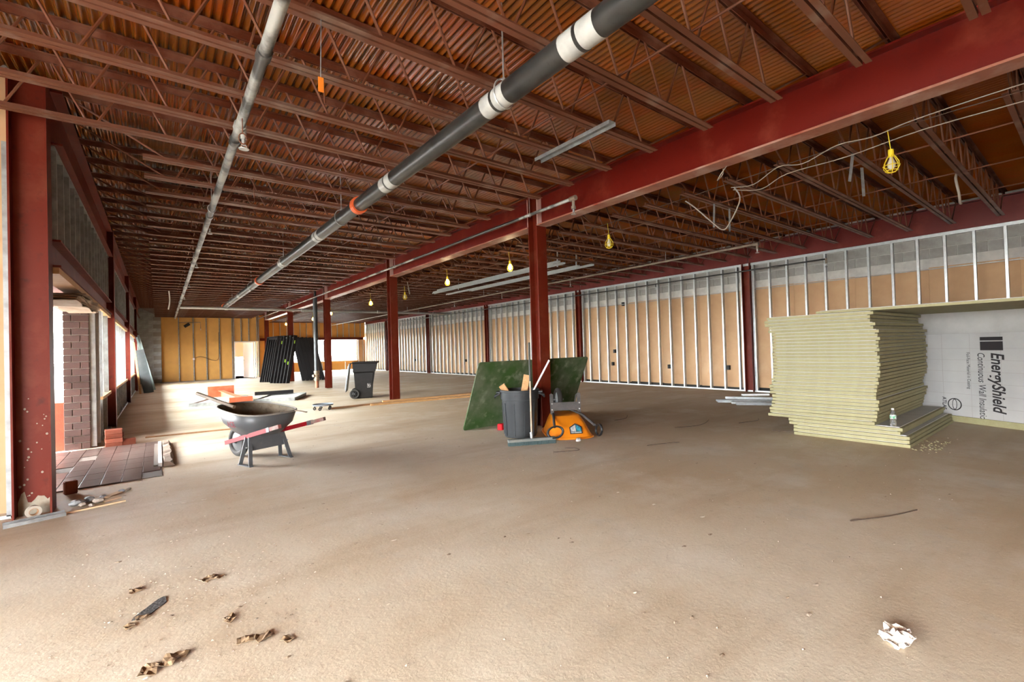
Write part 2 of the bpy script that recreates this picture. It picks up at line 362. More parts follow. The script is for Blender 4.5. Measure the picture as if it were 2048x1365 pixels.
# ------------------------------------------------------------------ beams and columns
def ibeam(name, x, y0, y1, z0, z1, w, m, label, cat='beam'):
    t = thing(name, (x, y0, z0), label=label, cat=cat)
    MB().extrude(Iprof(0, 0, z1-z0, w), 'y', 0, y1-y0).build('i_section', m, t)
    return t
yy = [-4.0, -0.28] + YG
nm = ['behind the camera end', 'running over the foam stack toward the first column', 'between the first and second columns', 'between the second and third columns', 'between the third and fourth columns', 'between the fourth and fifth columns']
for i in range(len(yy)-1):
    a, b = yy[i]+0.115, yy[i+1]-0.115
    t = ibeam('main_beam', XB, a, b, ZB0, ZB1, 0.21, RED, 'deep red-primed steel roof beam ' + nm[i])
    MB().box((-0.1065, 0.0, -0.001), (0.1065, b-a, 0.0195)).build('bottom_flange', REDF, t)
    for q in (0.006, b-a-0.006):
        MB().box((-0.10, q-0.006, 0.02), (0.10, q+0.006, ZB1-ZB0-0.02)).build('end_plate', mat('pale_end_plate', (0.55, 0.38, 0.34), 0.5), t)
def wcolumn(name, x, y, h, wx, wy, m, label, swap=False, t=0.014):
    e = thing(name, (x, y, 0), label=label, cat='column')
    pr = [(-wx/2, -wy/2), (wx/2, -wy/2), (wx/2, -wy/2+t), (t/2, -wy/2+t), (t/2, wy/2-t), (wx/2, wy/2-t), (wx/2, wy/2), (-wx/2, wy/2), (-wx/2, wy/2-t), (-t/2, wy/2-t), (-t/2, -wy/2+t), (-wx/2, -wy/2+t)]
    if swap: pr = [(q, p) for p, q in pr]
    MB().extrude(pr, 'z', 0.0, h).build('shaft', m, e)
    return e
for i, y in enumerate([-0.28]+YG):
    lab = 'red-primed steel main column ' + ['just outside the view near the camera', 'that the green board leans on', 'beside the black wheeled bin', 'behind the black vertical pipe', 'with black door frames leaning around it', 'at the far partition beyond the door frames'][i]
    c = wcolumn('main_column', XB, y, 3.80, 0.205, 0.215, REDC, lab)
    MB().box((-0.105, -0.107, 3.79), (0.105, 0.107, 3.80)).build('cap_plate', REDC, c)
RC = [5.58, 11.52, 17.35, 23.15, 29.0]
for i, y in enumerate(RC):
    wcolumn('wall_column', XR+0.02, y, 3.29, 0.20, 0.20, REDC, 'slim red column standing in the studded wall, %s from the foam stack' % ordinal(i+1))
rr = [-4.0]+[0.0]+RC+[33.2]
for i in range(len(rr)-1):
    ibeam('wall_beam', XR+0.10, rr[i]+0.01, rr[i+1]-0.01, ZB0, ZB1, 0.2, RED, 'dark red edge beam above the studded wall, %s span from the camera' % ordinal(i+1))
LC = [5.70, 11.80, 17.85, 23.90]
for i, y in enumerate(LC):
    wcolumn('side_column', -0.86 if i == 0 else -0.77, y, 3.80, 0.21, 0.24, REDC, ['big worn red column at the tiled doorway with paint chips', 'dark red window wall column behind the brick stack', 'dark red window wall column past the long window', 'dark red window wall column beside the leaning boards'][i], True)
col0 = [o for o in bpy.data.objects if o.name == 'side_column'][0]
rnd0 = random.Random(4); pk = [(-0.10+0.02*i, 0.10+0.06*rnd0.random()+(0.08 if i in (1, 2) else 0)) for i in range(11)]
MB().extrude([(-0.10, 0.0)]+pk+[(0.10, 0.0)], 'y', -0.0095, -0.0072).build('peeled_patch', mat('bare_primer', (0.30, 0.27, 0.21), 0.85, c2=(0.22, 0.17, 0.12), scale=15), col0)
for i in range(26):
    x, z_, q = rnd0.uniform(-0.09, 0.09), rnd0.uniform(0.15, 1.0)**1.5, rnd0.uniform(0.003, 0.009); MB().extrude([(x+q*math.cos(t), z_+1.3*q*math.sin(t)) for t in (0, 1.1, 2.3, 3.3, 4.4, 5.4)], 'y', -0.009, -0.0072).build('paint_chip', MATS['bare_primer'], col0)
ll = LC+[29.4]
for i in range(4):
    t = ibeam('side_beam', -0.75, ll[i]+0.11, ll[i+1]-0.11, ZB0, ZB1, 0.18, REDC, 'red upper edge beam on the window wall, %s span from the doorway' % ordinal(i+1))
    t = ibeam('lintel_beam', -0.77, ll[i]+0.11, ll[i+1]-0.11, 2.17, 2.42, 0.17, REDC, 'red lintel beam over the window wall openings, %s span from the doorway' % ordinal(i+1))

# ------------------------------------------------------------------ studded wall (far side)
wr = struct('wall_right')
STUD = MB().extrude([(0, 0), (0.09, 0), (0.09, 0.004), (0.004, 0.004), (0.004, 0.038), (0, 0.038)], 'z', 0.02, 3.26).mesh('stud', GALV)
y = -3.8; ks = []
while y < 33.1:
    if min(abs(y+0.02-c) for c in RC) > 0.13: put(STUD, 'stud', wr, (XR, y, 0)); ks.append(y)
    y += 0.4012
for c in RC:
    put(STUD, 'stud', wr, (XR, c-0.17, 0)); put(STUD, 'stud', wr, (XR, c+0.14, 0))
MB().extrude([(XR-0.003, 0), (XR+0.10, 0), (XR+0.10, 0.004), (XR+0.001, 0.004), (XR+0.001, 0.035), (XR-0.003, 0.035)], 'y', -4, 33.3).build('bottom_track', GALV, wr)
MB().extrude([(XR-0.003, 3.285), (XR+0.10, 3.285), (XR+0.10, 3.281), (XR+0.001, 3.281), (XR+0.001, 3.225), (XR-0.003, 3.225)], 'y', -4, 33.3).build('top_track', GALV, wr)
MB().box((XR+0.035, -4, 2.60), (XR+0.05, 33.3, 2.615)).build('bridging_channel', GALVD, wr)
pm = MB().box((0, 0.001, 0), (0.02, 1.219, 2.55)).mesh('sheathing_panel', TAN)
for i in range(31): put(pm, 'sheathing_panel', wr, (XR+0.13, -4+1.22*i, 0.09 + 0.012*math.sin(i*2.1)))
MB().box((XR+0.15, -4, 0), (XR+0.19, 33.4, 2.62)).build('dark_cavity', DARK, wr)
MB().box((XR+0.135, -4, 2.625), (XR+0.19, 33.4, 2.83)).build('parge_band', PARGE, wr)
MB().box((XR+0.165, -4, 2.8), (XR+0.2, 33.4, 3.5)).build('block_mortar', PARGE, wr)
bk = MB().box((0, 0, 0), (0.02, 0.397, 0.193)).mesh('block', CMU)
for r in range(3):
    for i in range(93):
        yb = -4+0.406*i+(0.2 if r % 2 else 0)
        if yb < 33: put(bk, 'block', wr, (XR+0.15, yb, 2.832+r*0.203))
MB().box((XR+0.19, -4.2, 0), (XR+0.5, 33.8, 4.1)).build('block_core', CMU, wr)
boxes = [(10.12, 0.66), (10.03, 1.08), (7.98, 0.60), (6.18, 0.60), (15.9, 0.72), (17.3, 0.72), (19.4, 0.72), (25.0, 0.72), (9.62, 2.62), (2.3, 0.9)]
for i, (y, z) in enumerate(boxes):
    b = MB().box((XR+0.045, y-0.035, z-0.06), (XR+0.128, y+0.035, z+0.06)).build('electrical_box', BLACK, bevel=0.004)
    tag(b, 'small dark electrical box in the studded wall, %s' % ['lower one beside the green board', 'upper one beside the green board', 'low between board and red column', 'low just short of the red column', 'low past the green board', 'low midway along the bays', 'low past the middle bays', 'low in the bright far end', 'up in the block band', 'low behind the foam stack'][i], 'electrical box', 'electrical boxes on the studded wall')

# ------------------------------------------------------------------ far partition with doorway, block return, far window wall
wb = struct('wall_back', (0, 29.75, 0))
pan = [(0.16, 0.87), (0.87, 1.5), (1.5, 2.08), (2.08, 2.68), (2.68, 3.30), (3.30, 3.40)]
for x0, x1 in pan: MB().box((x0+0.004, 0.06, 0.03), (x1-0.004, 0.08, 3.6)).build('sheathing_panel', ORN, wb)
MB().box((3.40, 0.06, 2.08), (4.62, 0.08, 3.6)).build('sheathing_panel', ORN, wb)
for x in (0.87, 1.5, 2.08, 2.68, 3.28, 3.36, 4.50, 4.58): MB().extrude([(x, -0.02), (x+0.04, -0.02), (x+0.04, 0.06), (x+0.036, 0.06), (x+0.036, -0.016), (x, -0.016)], 'z', 0.02, 3.62).build('stud', GALVD, wb)
for x in (3.72, 4.1): MB().box((x, -0.02, 2.1), (x+0.04, 0.06, 3.6)).build('stud', GALVD, wb)
MB().box((0.16, -0.02, 0), (3.4, 0.06, 0.02)).build('bottom_track', GALVD, wb)
MB().box((-0.95, 0.08, 0), (3.36, 0.16, 3.9)).build('backing', mat('backing_board', (0.3, 0.2, 0.1), 0.9), wb)
MB().box((3.36, 0.085, 2.12), (4.62, 0.16, 3.9)).build('backing', MATS['backing_board'], wb)
d1 = struct('door_1', (3.92, 29.75, 0))
b = MB(); b.box((-0.54, -0.03, 0), (-0.49, 0.17, 2.08)).build('jamb', WHITE, d1); MB().box((0.49, -0.03, 0), (0.54, 0.17, 2.08)).build('jamb', WHITE, d1); MB().box((-0.54, -0.03, 2.04), (0.54, 0.17, 2.09)).build('head', WHITE, d1)
lf = MB().box((0, 0, 0.01), (0.9, 0.04, 2.03)).build('door_leaf', WHITE, d1, (0.46, 0.18, 0), (0, 0, 2.05)); MB().tube([(0.82, -0.06, 1.0), (0.82, 0.1, 1.0)], 0.012).build('handle', GALV, lf)
ca = MB(); ca.box((2.2, 29.95, -0.1), (2.3, 33.0, 2.7)); ca = ca.build('wall_corridor', mat('pale_corridor_wall', (0.78, 0.80, 0.82), 0.8)); tag(ca, kind='structure')
ce = MB().box((2.3, 32.9, 1.2), (4.9, 33.0, 2.7)).build('wall_corridor_end', MATS['pale_corridor_wall']); tag(ce, kind='structure')
cf = MB().box((2.2, 29.9, -0.12), (5.0, 36, 0.0)).build('floor_corridor', mat('pale_floor', (0.6, 0.58, 0.54), 0.7)); tag(cf, kind='structure')
cs_ = MB().box((4.60, 29.92, 0), (4.69, 33.4, 3.88)).build('wall_corridor_side', ORN); tag(cs_, kind='structure')
wc = struct('wall_block_return', (0, 29.5, 0))
MB().box((-0.95, 0.02, 0), (0.15, 0.3, 3.86)).build('mortar_core', MORTAR, wc)
bk2 = MB().box((0, 0, 0), (0.388, 0.03, 0.19)).mesh('block', CMU)
for r in range(19):
    for i in range(3):
        x = -0.95+0.398*i-(0.2 if r % 2 else 0)
        if r % 2 == 0 or i > 0:
            if x+0.388 <= 0.165: put(bk2, 'block', wc, (x, -0.004+0.01*random.random(), 0.005+r*0.2))
        if r % 2 and i == 2: MB().box((0, 0, 0), (0.185, 0.03, 0.19)).build('block', CMU, wc, (-0.035, -0.004, 0.005+r*0.2))
w2 = struct('wall_back_window', (0, 33.3, 0))
MB().box((4.7, 0.02, 2.36), (12.1, 0.10, 3.9)).build('sheathing_panel', ORN, w2)
for i in range(6): MB().box((5.7+0.98*i, 0.02, 0.05), (5.7+0.98*i+0.97, 0.06, 0.66)).build('sill_panel', ORN, w2)
MB().box((4.7, 0.02, 0), (5.7, 0.1, 2.2)).build('sheathing_panel', ORN, w2); MB().box((11.5, 0.02, 0), (12.1, 0.1, 2.2)).build('sheathing_panel', TAN, w2)
for x in [4.75+0.41*i for i in range(18)]: MB().box((x, -0.08, 2.4), (x+0.035, 0.02, 3.75)).build('stud', GALV, w2)
for x in [4.75, 5.15, 5.6, 6.8, 8.2, 9.0, 9.6, 10.6, 11.55, 11.9]:
    MB().box((x, -0.08, 0.0), (x+0.035, 0.02, 2.2 if x < 5.7 or x > 11.5 else 0.62)).build('stud', GALV, w2)
MB().box((5.7, -0.09, 0.66), (11.5, 0.12, 0.71)).build('sill_board', WOOD, w2)
ln = MB().extrude(Iprof(0, 0, 0.17, 0.17, 0.014, 0.01), 'x', 4.65, 11.95).build('far_lintel', REDC, None, (0, 33.24, 2.19)); tag(ln, 'red steel lintel above the far wide window', 'beam')
def window(n, org, axis, length, z0, z1, lites, m=None, depth=0.06):
    w = struct('window_%d' % n, org); m = m or GALV
    def bx(a0, a1, za, zb, nm, mm, d0=-depth/2, d1_=depth/2):
        if axis == 'x': MB().box((a0, d0, za), (a1, d1_, zb)).build(nm, mm, w)
        else: MB().box((d0, a0, za), (d1_, a1, zb)).build(nm, mm, w)
    t = 0.05
    bx(0, length, z0, z0+t, 'sill_rail', m); bx(0, length, z1-t, z1, 'head_rail', m); bx(0, t, z0+t, z1-t, 'jamb', m); bx(length-t, length, z0+t, z1-t, 'jamb', m)
    for i in range(1, lites): c = length*i/lites; bx(c-t/2, c+t/2, z0+t, z1-t, 'mullion', m)
    for i in range(lites): bx(length*i/lites+t/2, length*(i+1)/lites-t/2, z0+t, z1-t, 'pane', GLASS, -0.003, 0.003)
    return w
window(1, (5.72, 33.36, 0), 'x', 5.76, 0.72, 2.18, 5, GALVD)

# ------------------------------------------------------------------ window wall (near side)
wl = struct('wall_left')
XS = -0.72                                       # stud face
def lbox(y0, y1, z0, z1, nm, m, x0=-0.86, x1=-0.84): return MB().box((x0, y0, z0), (x1, y1, z1)).build(nm, m, wl)
SHD = mat('grey_sheathing', (0.24, 0.22, 0.20), 0.85, c2=(0.33, 0.31, 0.285), scale=5, stretch=(1, 3, 0.4), rnd=0.15)
for i in range(4):
    a, b = ll[i]+0.12, ll[i+1]-0.12; n = int((b-a)/1.22)+1; w = (b-a)/n
    for k in range(n): lbox(a+k*w+0.004, a+(k+1)*w-0.004, 2.44, 3.28, 'upper_panel', SHD)
    lbox(a, b, 2.425, 2.43, 'upper_track', GALVD, -0.82, XS+0.004); lbox(a, b, 3.27, 3.28, 'upper_track', GALVD, -0.82, XS+0.004)
    y = a+0.1
    while y < b: MB().extrude([(-0.82, y), (XS, y), (XS, y+0.035), (XS-0.004, y+0.035), (XS-0.004, y+0.004), (-0.82, y+0.004)], 'z', 2.43, 3.27).build('upper_stud', GALVD, wl); y += 0.4
    lbox(a, b, 2.11, 2.168, 'wood_blocking', WOOD, -0.86, -0.70)
# lower walls and window bays
def under(y0, y1, zs=0.66):
    lbox(y0, y1, 0.0, 0.03, 'bottom_track', GALVD, -0.82, XS+0.004); lbox(y0, y1, zs, zs+0.05, 'sill_board', WOOD, -0.9, XS+0.01)
    n = max(1, int((y1-y0)/0.61)); w = (y1-y0)/n
    for k in range(n):
        lbox(y0+k*w+0.003, y0+(k+1)*w-0.003, 0.02, zs, 'apron_panel', FACER if k % 3 else TAN)
        lbox(y0+k*w, y0+k*w+0.035, 0.03, zs, 'apron_stud', GALVD, -0.82, XS)
under(10.0, 11.68); under(11.92, 17.74); under(17.98, 23.75); under(24.05, 29.4)
for y in [10.0, 10.3, 11.2] + [11.95+0.83*i for i in range(8)] + [18.0+0.83*i for i in range(7)] + [24.1+0.85*i for i in range(5)]:
    if y < 17.7 or y >= 18: MB().extrude([(-0.82, y), (XS, y), (XS, y+0.038), (XS-0.004, y+0.038), (XS-0.004, y+0.004), (-0.82, y+0.004)], 'z', 0.71, 2.11).build('window_stud', GALVD, wl)
ALU = mat('dull_aluminium', (0.34, 0.35, 0.35), 0.55, c2=(0.26, 0.27, 0.27), scale=5)
window(2, (-0.98, 10.35, 0), 'y', 1.33, 0.72, 2.1, 2, ALU, 0.14)
window(3, (-0.98, 11.95, 0), 'y', 5.8, 0.72, 2.1, 6, ALU, 0.14)
window(4, (-0.98, 18.0, 0), 'y', 5.7, 0.72, 2.1, 6, ALU, 0.14)
window(5, (-0.98, 24.1, 0), 'y', 3.6, 0.72, 2.1, 4, ALU, 0.14)
lbox(27.7, 29.5, 0.0, 2.2, 'closed_panel', TAN, -0.95, -0.88)
# outer masonry leaf, broken round the openings
out = MB().box((-1.35, 9.3, 0), (-1.06, 29.6, 0.70)); ol = out.build('outer_sill_masonry', BRICKR, wl)
MB().box((-1.35, 6.03, 2.2), (-0.88, 29.6, 4.0)).build('outer_head_masonry', BRICKR, wl)
# brick pier beside the doorway
pier = struct('wall_pier', (0, 9.26, 0))
MB().box((-1.085, 0.012, 0), (-0.80, 0.5, 2.1)).build('mortar_core', MORTAR, pier)
full = MB().box((0, 0, 0), (0.182, 0.09, 0.089)).mesh('brick', BRICKD, 0.003); half = MB().box((0, 0, 0), (0.088, 0.09, 0.089)).mesh('brick', BRICKD, 0.003); side = MB().box((0, 0, 0), (0.012, 0.19, 0.089)).mesh('brick', BRICKR)
for r in range(21):
    z = 0.004+r*0.0992; j = random.random()*0.006
    if r % 2: put(half, 'brick', pier, (-1.09, -j, z)); put(full, 'brick', pier, (-0.992, -j, z))
    else: put(full, 'brick', pier, (-1.09, -j, z)); put(half, 'brick', pier, (-0.898, -j, z))
    for k in range(2): put(side, 'brick', pier, (-0.808, 0.1+0.2*k, z))
MB().box((-0.80, 0.02, 0.02), (-0.74, 0.07, 2.1)).build('corner_stud', GALVD, pier); MB().box((-0.795, 0.33, 0.02), (XS, 0.37, 2.1)).build('corner_stud', GALV, pier)
# brick jamb next to the big column
jb = struct('wall_jamb', (-1.02, 6.18, 0))
MB().box((-0.32, -0.3, 0), (0.0, -0.005, 2.1)).build('mortar_core', MORTAR, jb)
jbr = MB().box((0, 0, 0), (0.15, 0.09, 0.089)).mesh('brick', BRICKR, 0.003); jbr2 = MB().box((0, 0, 0), (0.012, 0.19, 0.089)).mesh('brick', BRICKR)
for r in range(21):
    z = 0.004+r*0.0992
    put(jbr2, 'brick', jb, (-0.005, -0.2-0.08*(r % 2), z)); put(jbr, 'brick', jb, (-0.16+0.02*(r % 2), -0.09, z)); put(jbr, 'brick', jb, (-0.32+0.02*(r % 2), -0.09, z))
MB().box((0.10, -0.28, 0.02), (0.14, -0.20, 2.12)).build('jamb_stud', GALVD, jb); MB().box((0.05, -0.30, 0.02), (0.09, -0.26, 2.12)).build('jamb_stud', GALVD, jb)
# wooden bracing of the doorway, torn insulation above
fr = thing('timber_door_brace', (-1.25, 6.45, 0), label='rough timber brace frame standing in the tiled brick doorway', cat='timber frame')
MB().box((-0.02, 0, 0), (0.02, 0.09, 2.15)).build('post', WOODR, fr); MB().box((-0.02, 0.09, 1.86), (0.02, 2.7, 1.96)).build('rail', WOODR, fr); MB().box((-0.02, 0.09, 0.98), (0.02, 2.7, 1.05)).build('rail', WOODR, fr); MB().box((-0.02, 0.09, 0.18), (0.02, 2.7, 0.26)).build('rail', WOODR, fr)
for k in range(5):
    b = MB(); n = 9
    for i in range(n+1):
        for q in (0, 1): b.v.append((-1.0+0.28*q+0.03*random.random(), 0.22*i+0.05*random.random(), 0.015*math.sin(i*1.7+k)+0.01*random.random()))
    for i in range(n): b.f.append((2*i, 2*i+1, 2*i+3, 2*i+2))
    o = b.build('torn_sheathing', mat('torn_board', (0.24, 0.15, 0.09), 0.9, c2=(0.32, 0.24, 0.17), scale=8), None, (0.05*k*0.3, 6.9+0.05*k, 1.985+0.02*k))
    md = o.modifiers.new('thick', 'SOLIDIFY'); md.thickness = 0.012
    tag(o, 'ragged torn sheathing strip over the doorway, %s from the bottom' % ordinal(k+1), 'torn board', 'torn boards above the doorway')

cn = struct('sun_blocker_canopy', (-1.36, 0, 2.45)); MB().box((-6.0, -3.0, 0), (-2.85, 5.5, 0.12)).build('sun_blocker_deck', WOODR, cn); MB().box((-3.2, 5.5, 0), (0, 9.4, 0.12)).build('sun_blocker_deck', WOODR, cn)  # canopies added outside to keep the sun off shopfront and doorway
hb = thing('sun_blocker_hoarding', (-1.5, 6.2, 0), label='added plywood hoarding blocking sun outside the tiled doorway', cat='hoarding'); MB().box((-0.02, 0, 0), (0.0, 1.8, 2.3)).build('sheet', WOODR, hb); MB().box((-0.06, 0.1, 0), (-0.02, 0.15, 2.3)).build('batten', WOODR, hb)  # unseen plywood sheet, added to stop sun coming through the doorway
# return wall at the very edge of the view, entrance walls around the camera
rw = struct('wall_return', (0, 5.72, 0))
MB().box((-4.1, 0.06, 0.02), (-1.0, 0.08, 3.8)).build('sheathing_panel', TAN, rw); MB().box((-4.1, 0.08, 0), (-0.98, 0.3, 3.86)).build('backing', MATS['backing_board'], rw)
for x in (-1.025, -1.43, -1.83): MB().box((x, -0.04, 0.02), (x+0.04, 0.06, 3.2)).build('stud', GALVD, rw)
MB().box((-4.1, -0.04, 0.0), (-1.0, 0.06, 0.03)).build('bottom_track', GALV, rw)
ws = struct('wall_shopfront', (-4.1, 0, 0))
MB().box((-0.1, -4, 2.4), (0.1, 5.9, 3.9)).build('header', TAN, ws); MB().box((-0.1, 3.3, 0), (0.1, 5.9, 2.4)).build('end_panel', TAN, ws); MB().box((-0.1, -4.1, 0), (0.1, -3.5, 2.4)).build('end_panel', TAN, ws)
wv = struct('wall_front', (0, -4.1, 0))
MB().box((-4.2, -0.1, 2.4), (12.5, 0.1, 3.9)).build('header', TAN, wv); MB().box((-4.2, -0.1, 0), (-3.0, 0.1, 2.4)).build('end_panel', TAN, wv); MB().box((-3.0, -0.1, 0), (12.5, 0.1, 2.4)).build('end_panel', TAN, wv)

# tiled threshold
tl = struct('floor_tile_patch', (0, 0, 0))
MB().box((-1.34, 6.45, -0.02), (0.02, 9.1, 0.006)).build('grout_bed', GROUT, tl)
tm = MB().box((0, 0, 0), (0.162, 0.327, 0.011)).mesh('tile', TILE, 0.002)
for i in range(8):
    for k in range(8):
        x = -1.335+0.168*i; y0 = 6.52+0.333*k+(0.16 if i % 2 else 0)*0
        if random.random() < 0.97 and not (i == 7 and k == 0): put(tm, 'tile', tl, (x, y0-0.09, 0.001+0.002*random.random()), (0, 0, 0.004*(random.random()-0.5)))

# ------------------------------------------------------------------ threshold kerb, bricks, doorway litter
kb = thing('threshold_kerb', (0.04, 6.98, 0), label='broken mortar kerb with a white strip at the tile edge', cat='kerb')
b = MB(); n = 12
for i in range(n+1):
    y = 1.85*i/n; j = lambda: (random.random()-0.5)*0.03
    b.v += [(-0.01+j()*.3, y, 0), (-0.0+j()*.3, y, 0.055+j()*.5), (0.075+j(), y, 0.05+j()*.5), (0.10+j(), y, 0)]
for i in range(n):
    for q in range(3): b.f.append((4*i+q, 4*i+q+1, 4*i+q+5, 4*i+q+4))
b.f += [(0, 1, 2, 3), tuple(4*n+q for q in (3, 2, 1, 0))]
b.build('mortar_strip', mat('rough_mortar', (0.33, 0.26, 0.21), 0.95, c2=(0.22, 0.16, 0.12), scale=14, bump=0.5, bscale=40), kb)
MB().box((-0.055, 0, 0), (-0.018, 1.8, 0.05)).build('metal_strip', WHITE, kb)
MB().box((-0.10, 0.02, 0), (-0.06, 1.75, 0.03)).build('old_grout', GROUT, kb)
bm_ = MB().box((-0.1, -0.045, 0), (0.1, 0.045, 0.062)).mesh('loose_brick', BRICKR, 0.004)
bs = [(-0.56, 9.14, 0, .05), (-0.56, 9.25, 0, .02), (-0.55, 9.14, .064, -.06), (-0.57, 9.245, .064, .04), (-0.56, 9.15, .128, .08), (-0.55, 9.25, .128, -.03), (-0.56, 9.15, .192, .0), (-0.57, 9.25, .192, .1)]
for i, (x, y, z, r) in enumerate(bs):
    o = put(bm_, 'loose_brick', None, (x+0.02, y, z), (0, 0, r)); tag(o, 'red brick in the small stack by the pier, %s layer, %s brick' % (['bottom', 'second', 'third', 'top'][i//2], ['front', 'back'][i % 2]), 'brick', 'bricks stacked at the doorway')
o = put(bm_, 'loose_brick', None, (-0.37, 9.16, 0), (0, 0, 0.15)); o.scale = (0.8, 1, 1.6); tag(o, 'single red brick lying apart on the tiled threshold edge', 'brick')
o = MB().box((-0.05, -0.03, 0), (0.05, 0.03, 0.13)).build('brick_fragment', BRICKR, None, (-0.70, 6.28, 0), (0, 0, 0.3), bevel=0.008); tag(o, 'broken brick fragment standing on end near the big column', 'brick')
tk = MB().extrude([(-0.045, 0), (0.045, 0), (0.045, 0.03), (0.041, 0.03), (0.041, 0.004), (-0.041, 0.004), (-0.041, 0.03), (-0.045, 0.03)], 'x', -0.20, 0.16).build('track_offcut', GALVD, None, (-0.80, 5.44, 0.0), (0.0, 0, 0.22)); tag(tk, 'short galvanised track offcut on the floor at the big column foot', 'metal track')
tp = thing('tape_roll', (-0.85, 5.57, 0.0), (0, 0, 0.3), 'dirty roll of tape standing at the foot of the big column', 'tape roll')
MB().lathe([(0.03, -0.02), (0.05, -0.02), (0.05, 0.02), (0.03, 0.02), (0.03, -0.02)], 20, axis='y', c=(0, 0, 0.05)).build('tape', mat('dirty_tape', (0.38, 0.33, 0.27), 0.7), tp)
MB().lathe([(0.026, -0.02), (0.030, -0.02), (0.030, 0.02), (0.026, 0.02), (0.026, -0.02)], 20, axis='y', c=(0, 0, 0.05)).build('core', WOODR, tp)
def lump(name, m, loc, s, rot=0, seed=0, label=None, cat='debris', flat=0.5):
    rnd = random.Random(seed); b = MB(); nu, nv = 7, 5
    for i in range(nv+1):
        for j in range(nu):
            th = PI*i/nv; ph = 2*PI*j/nu; r = 1+0.35*(rnd.random()-0.5); b.v.append((s*r*math.sin(th)*math.cos(ph), s*0.7*r*math.sin(th)*math.sin(ph), s*flat*(1-math.cos(th)*(0.9+0.2*rnd.random()))))
    for i in range(nv):
        for j in range(nu): b.f.append((i*nu+j, i*nu+(j+1) % nu, (i+1)*nu+(j+1) % nu, (i+1)*nu+j))
    o = b.build(name, m, None, loc, (0, 0, rot));
    if label: tag(o, label, cat)
    return o
RUB = mat('rubble_concrete', (0.36, 0.31, 0.26), 0.95, c2=(0.22, 0.18, 0.15), scale=18, bump=0.4)
rl = [(-0.60, 5.72, .055), (-0.55, 5.66, .04), (-0.52, 5.80, .05), (-0.45, 5.70, .045), (-0.43, 5.86, .03), (-0.49, 5.60, .03), (-0.30, 5.98, .03), (-0.25, 6.02, .025)]
rn = ['closest to the track offcut', 'low and orange-edged', 'behind the low orange-edged one', 'mid-way along the heap', 'on the doorway side', 'small, toward the camera', 'out toward the tiles', 'farthest out on the concrete']
for i, (x, y, s) in enumerate(rl): lump('rubble_piece', RUB if i % 2 else GALVD, (x, y, 0), s, i, i, 'rubble piece in the heap beside the big column, ' + rn[i], 'rubble')
CARD = mat('cardboard', (0.48, 0.33, 0.19), 0.85)
for i, (x, y, r, w, l) in enumerate([(-0.37, 5.74, .5, .09, .13), (-0.36, 5.9, 1.0, .06, .16), (-0.5, 5.52, .2, .02, .5)]):
    o = MB().box((-l/2, -w/2, 0), (l/2, w/2, 0.012)).build('cardboard_scrap', CARD, None, (x, y, 0.002), (0.06, 0, r)); tag(o, ['squarish tan scrap', 'narrow tan scrap', 'long thin tan sliver'][i] + ' on the floor by the rubble heap', 'scrap')
po = MB().bar((-0.18, 9.68, 0.012), (1.35, 9.50, 0.012), 0.03, 0.024).build('wood_strip', WOODR); tag(po, 'long thin wooden strip lying behind the grey wheelbarrow', 'wood strip')

# ------------------------------------------------------------------ pipes under the roof
def run(name, p, q, r, m, label, n=16, parent=None):
    o = MB().tube([p, q], r, n).build(name, m, parent); 
    if label: tag(o, label, 'pipe')
    return o
PALE = mat('pale_band_paint', (0.42, 0.43, 0.41), 0.4, c2=(0.30, 0.31, 0.30), scale=8)
mp = thing('drain_pipe', (2.02, -1.5, 3.15), label='fat black overhead pipe with pale bands running down the hall', cat='pipe')
MB().tube([(0, 0, 0), (0.0, 21.6, 0)], 0.082, 24).build('pipe_barrel', PIPE, mp)
for y in (2.2, 3.05, 5.05, 7.8, 10.4, 13.2, 16.5, 19.0): MB().tube([(0, y+1.0, 0), (0, y+1.28, 0)], 0.0835, 24).build('pale_band', PALE, mp); MB().tube([(0, y+1.13, 0), (0, y+1.155, 0)], 0.086, 24).build('band_joint', PIPE, mp)
for y in (7.12, 14.2): MB().tube([(0, y, 0), (0, y+0.09, 0)], 0.103, 24).build('coupling', ORANGE, mp)
MB().tube([(0, 21.5, 0), (0, 21.72, 0)], 0.11, 20).build('end_coupling', ORANGE, mp)
def hanger(x, y, z, r, label, rod=0.6):
    h = thing('pipe_hanger', (x, y, z), label=label, cat='hanger')
    MB().ring(r+0.006, 0.006, (0, 0, 0.012), 'y', 20, 6, 1.0, 1.18).build('hanger_loop', GALV, h); MB().tube([(0, 0, r*1.2+0.01), (0, 0, r+rod)], 0.006, 6).build('hanger_rod', GALV, h); MB().tube([(0, 0, r*1.18), (0, 0, r*1.18+0.03)], 0.013, 6).build('nut', GALV, h)
for i, y in enumerate((2.62, 6.35, 10.0, 14.0, 18.0)): hanger(2.02, y, 3.15, 0.084, 'ring hanger on the fat overhead pipe, %s from the camera' % ordinal(i+1))
sp = thing('sprinkler_main', (0.535, -1.0, 3.21), label='slim galvanised sprinkler pipe overhead near the window wall', cat='pipe')
MB().tube([(0, 0, 0), (0.16, 28.6, 0)], 0.036, 16).build('pipe_barrel', PIPEW, sp)
for y in (4.15, 5.28, 5.6, 8.3, 11.5, 15, 19): MB().tube([(0.0056*y, y, 0), (0.0056*y, y+0.08, 0)], 0.046, 14).build('coupling', PIPEW, sp)
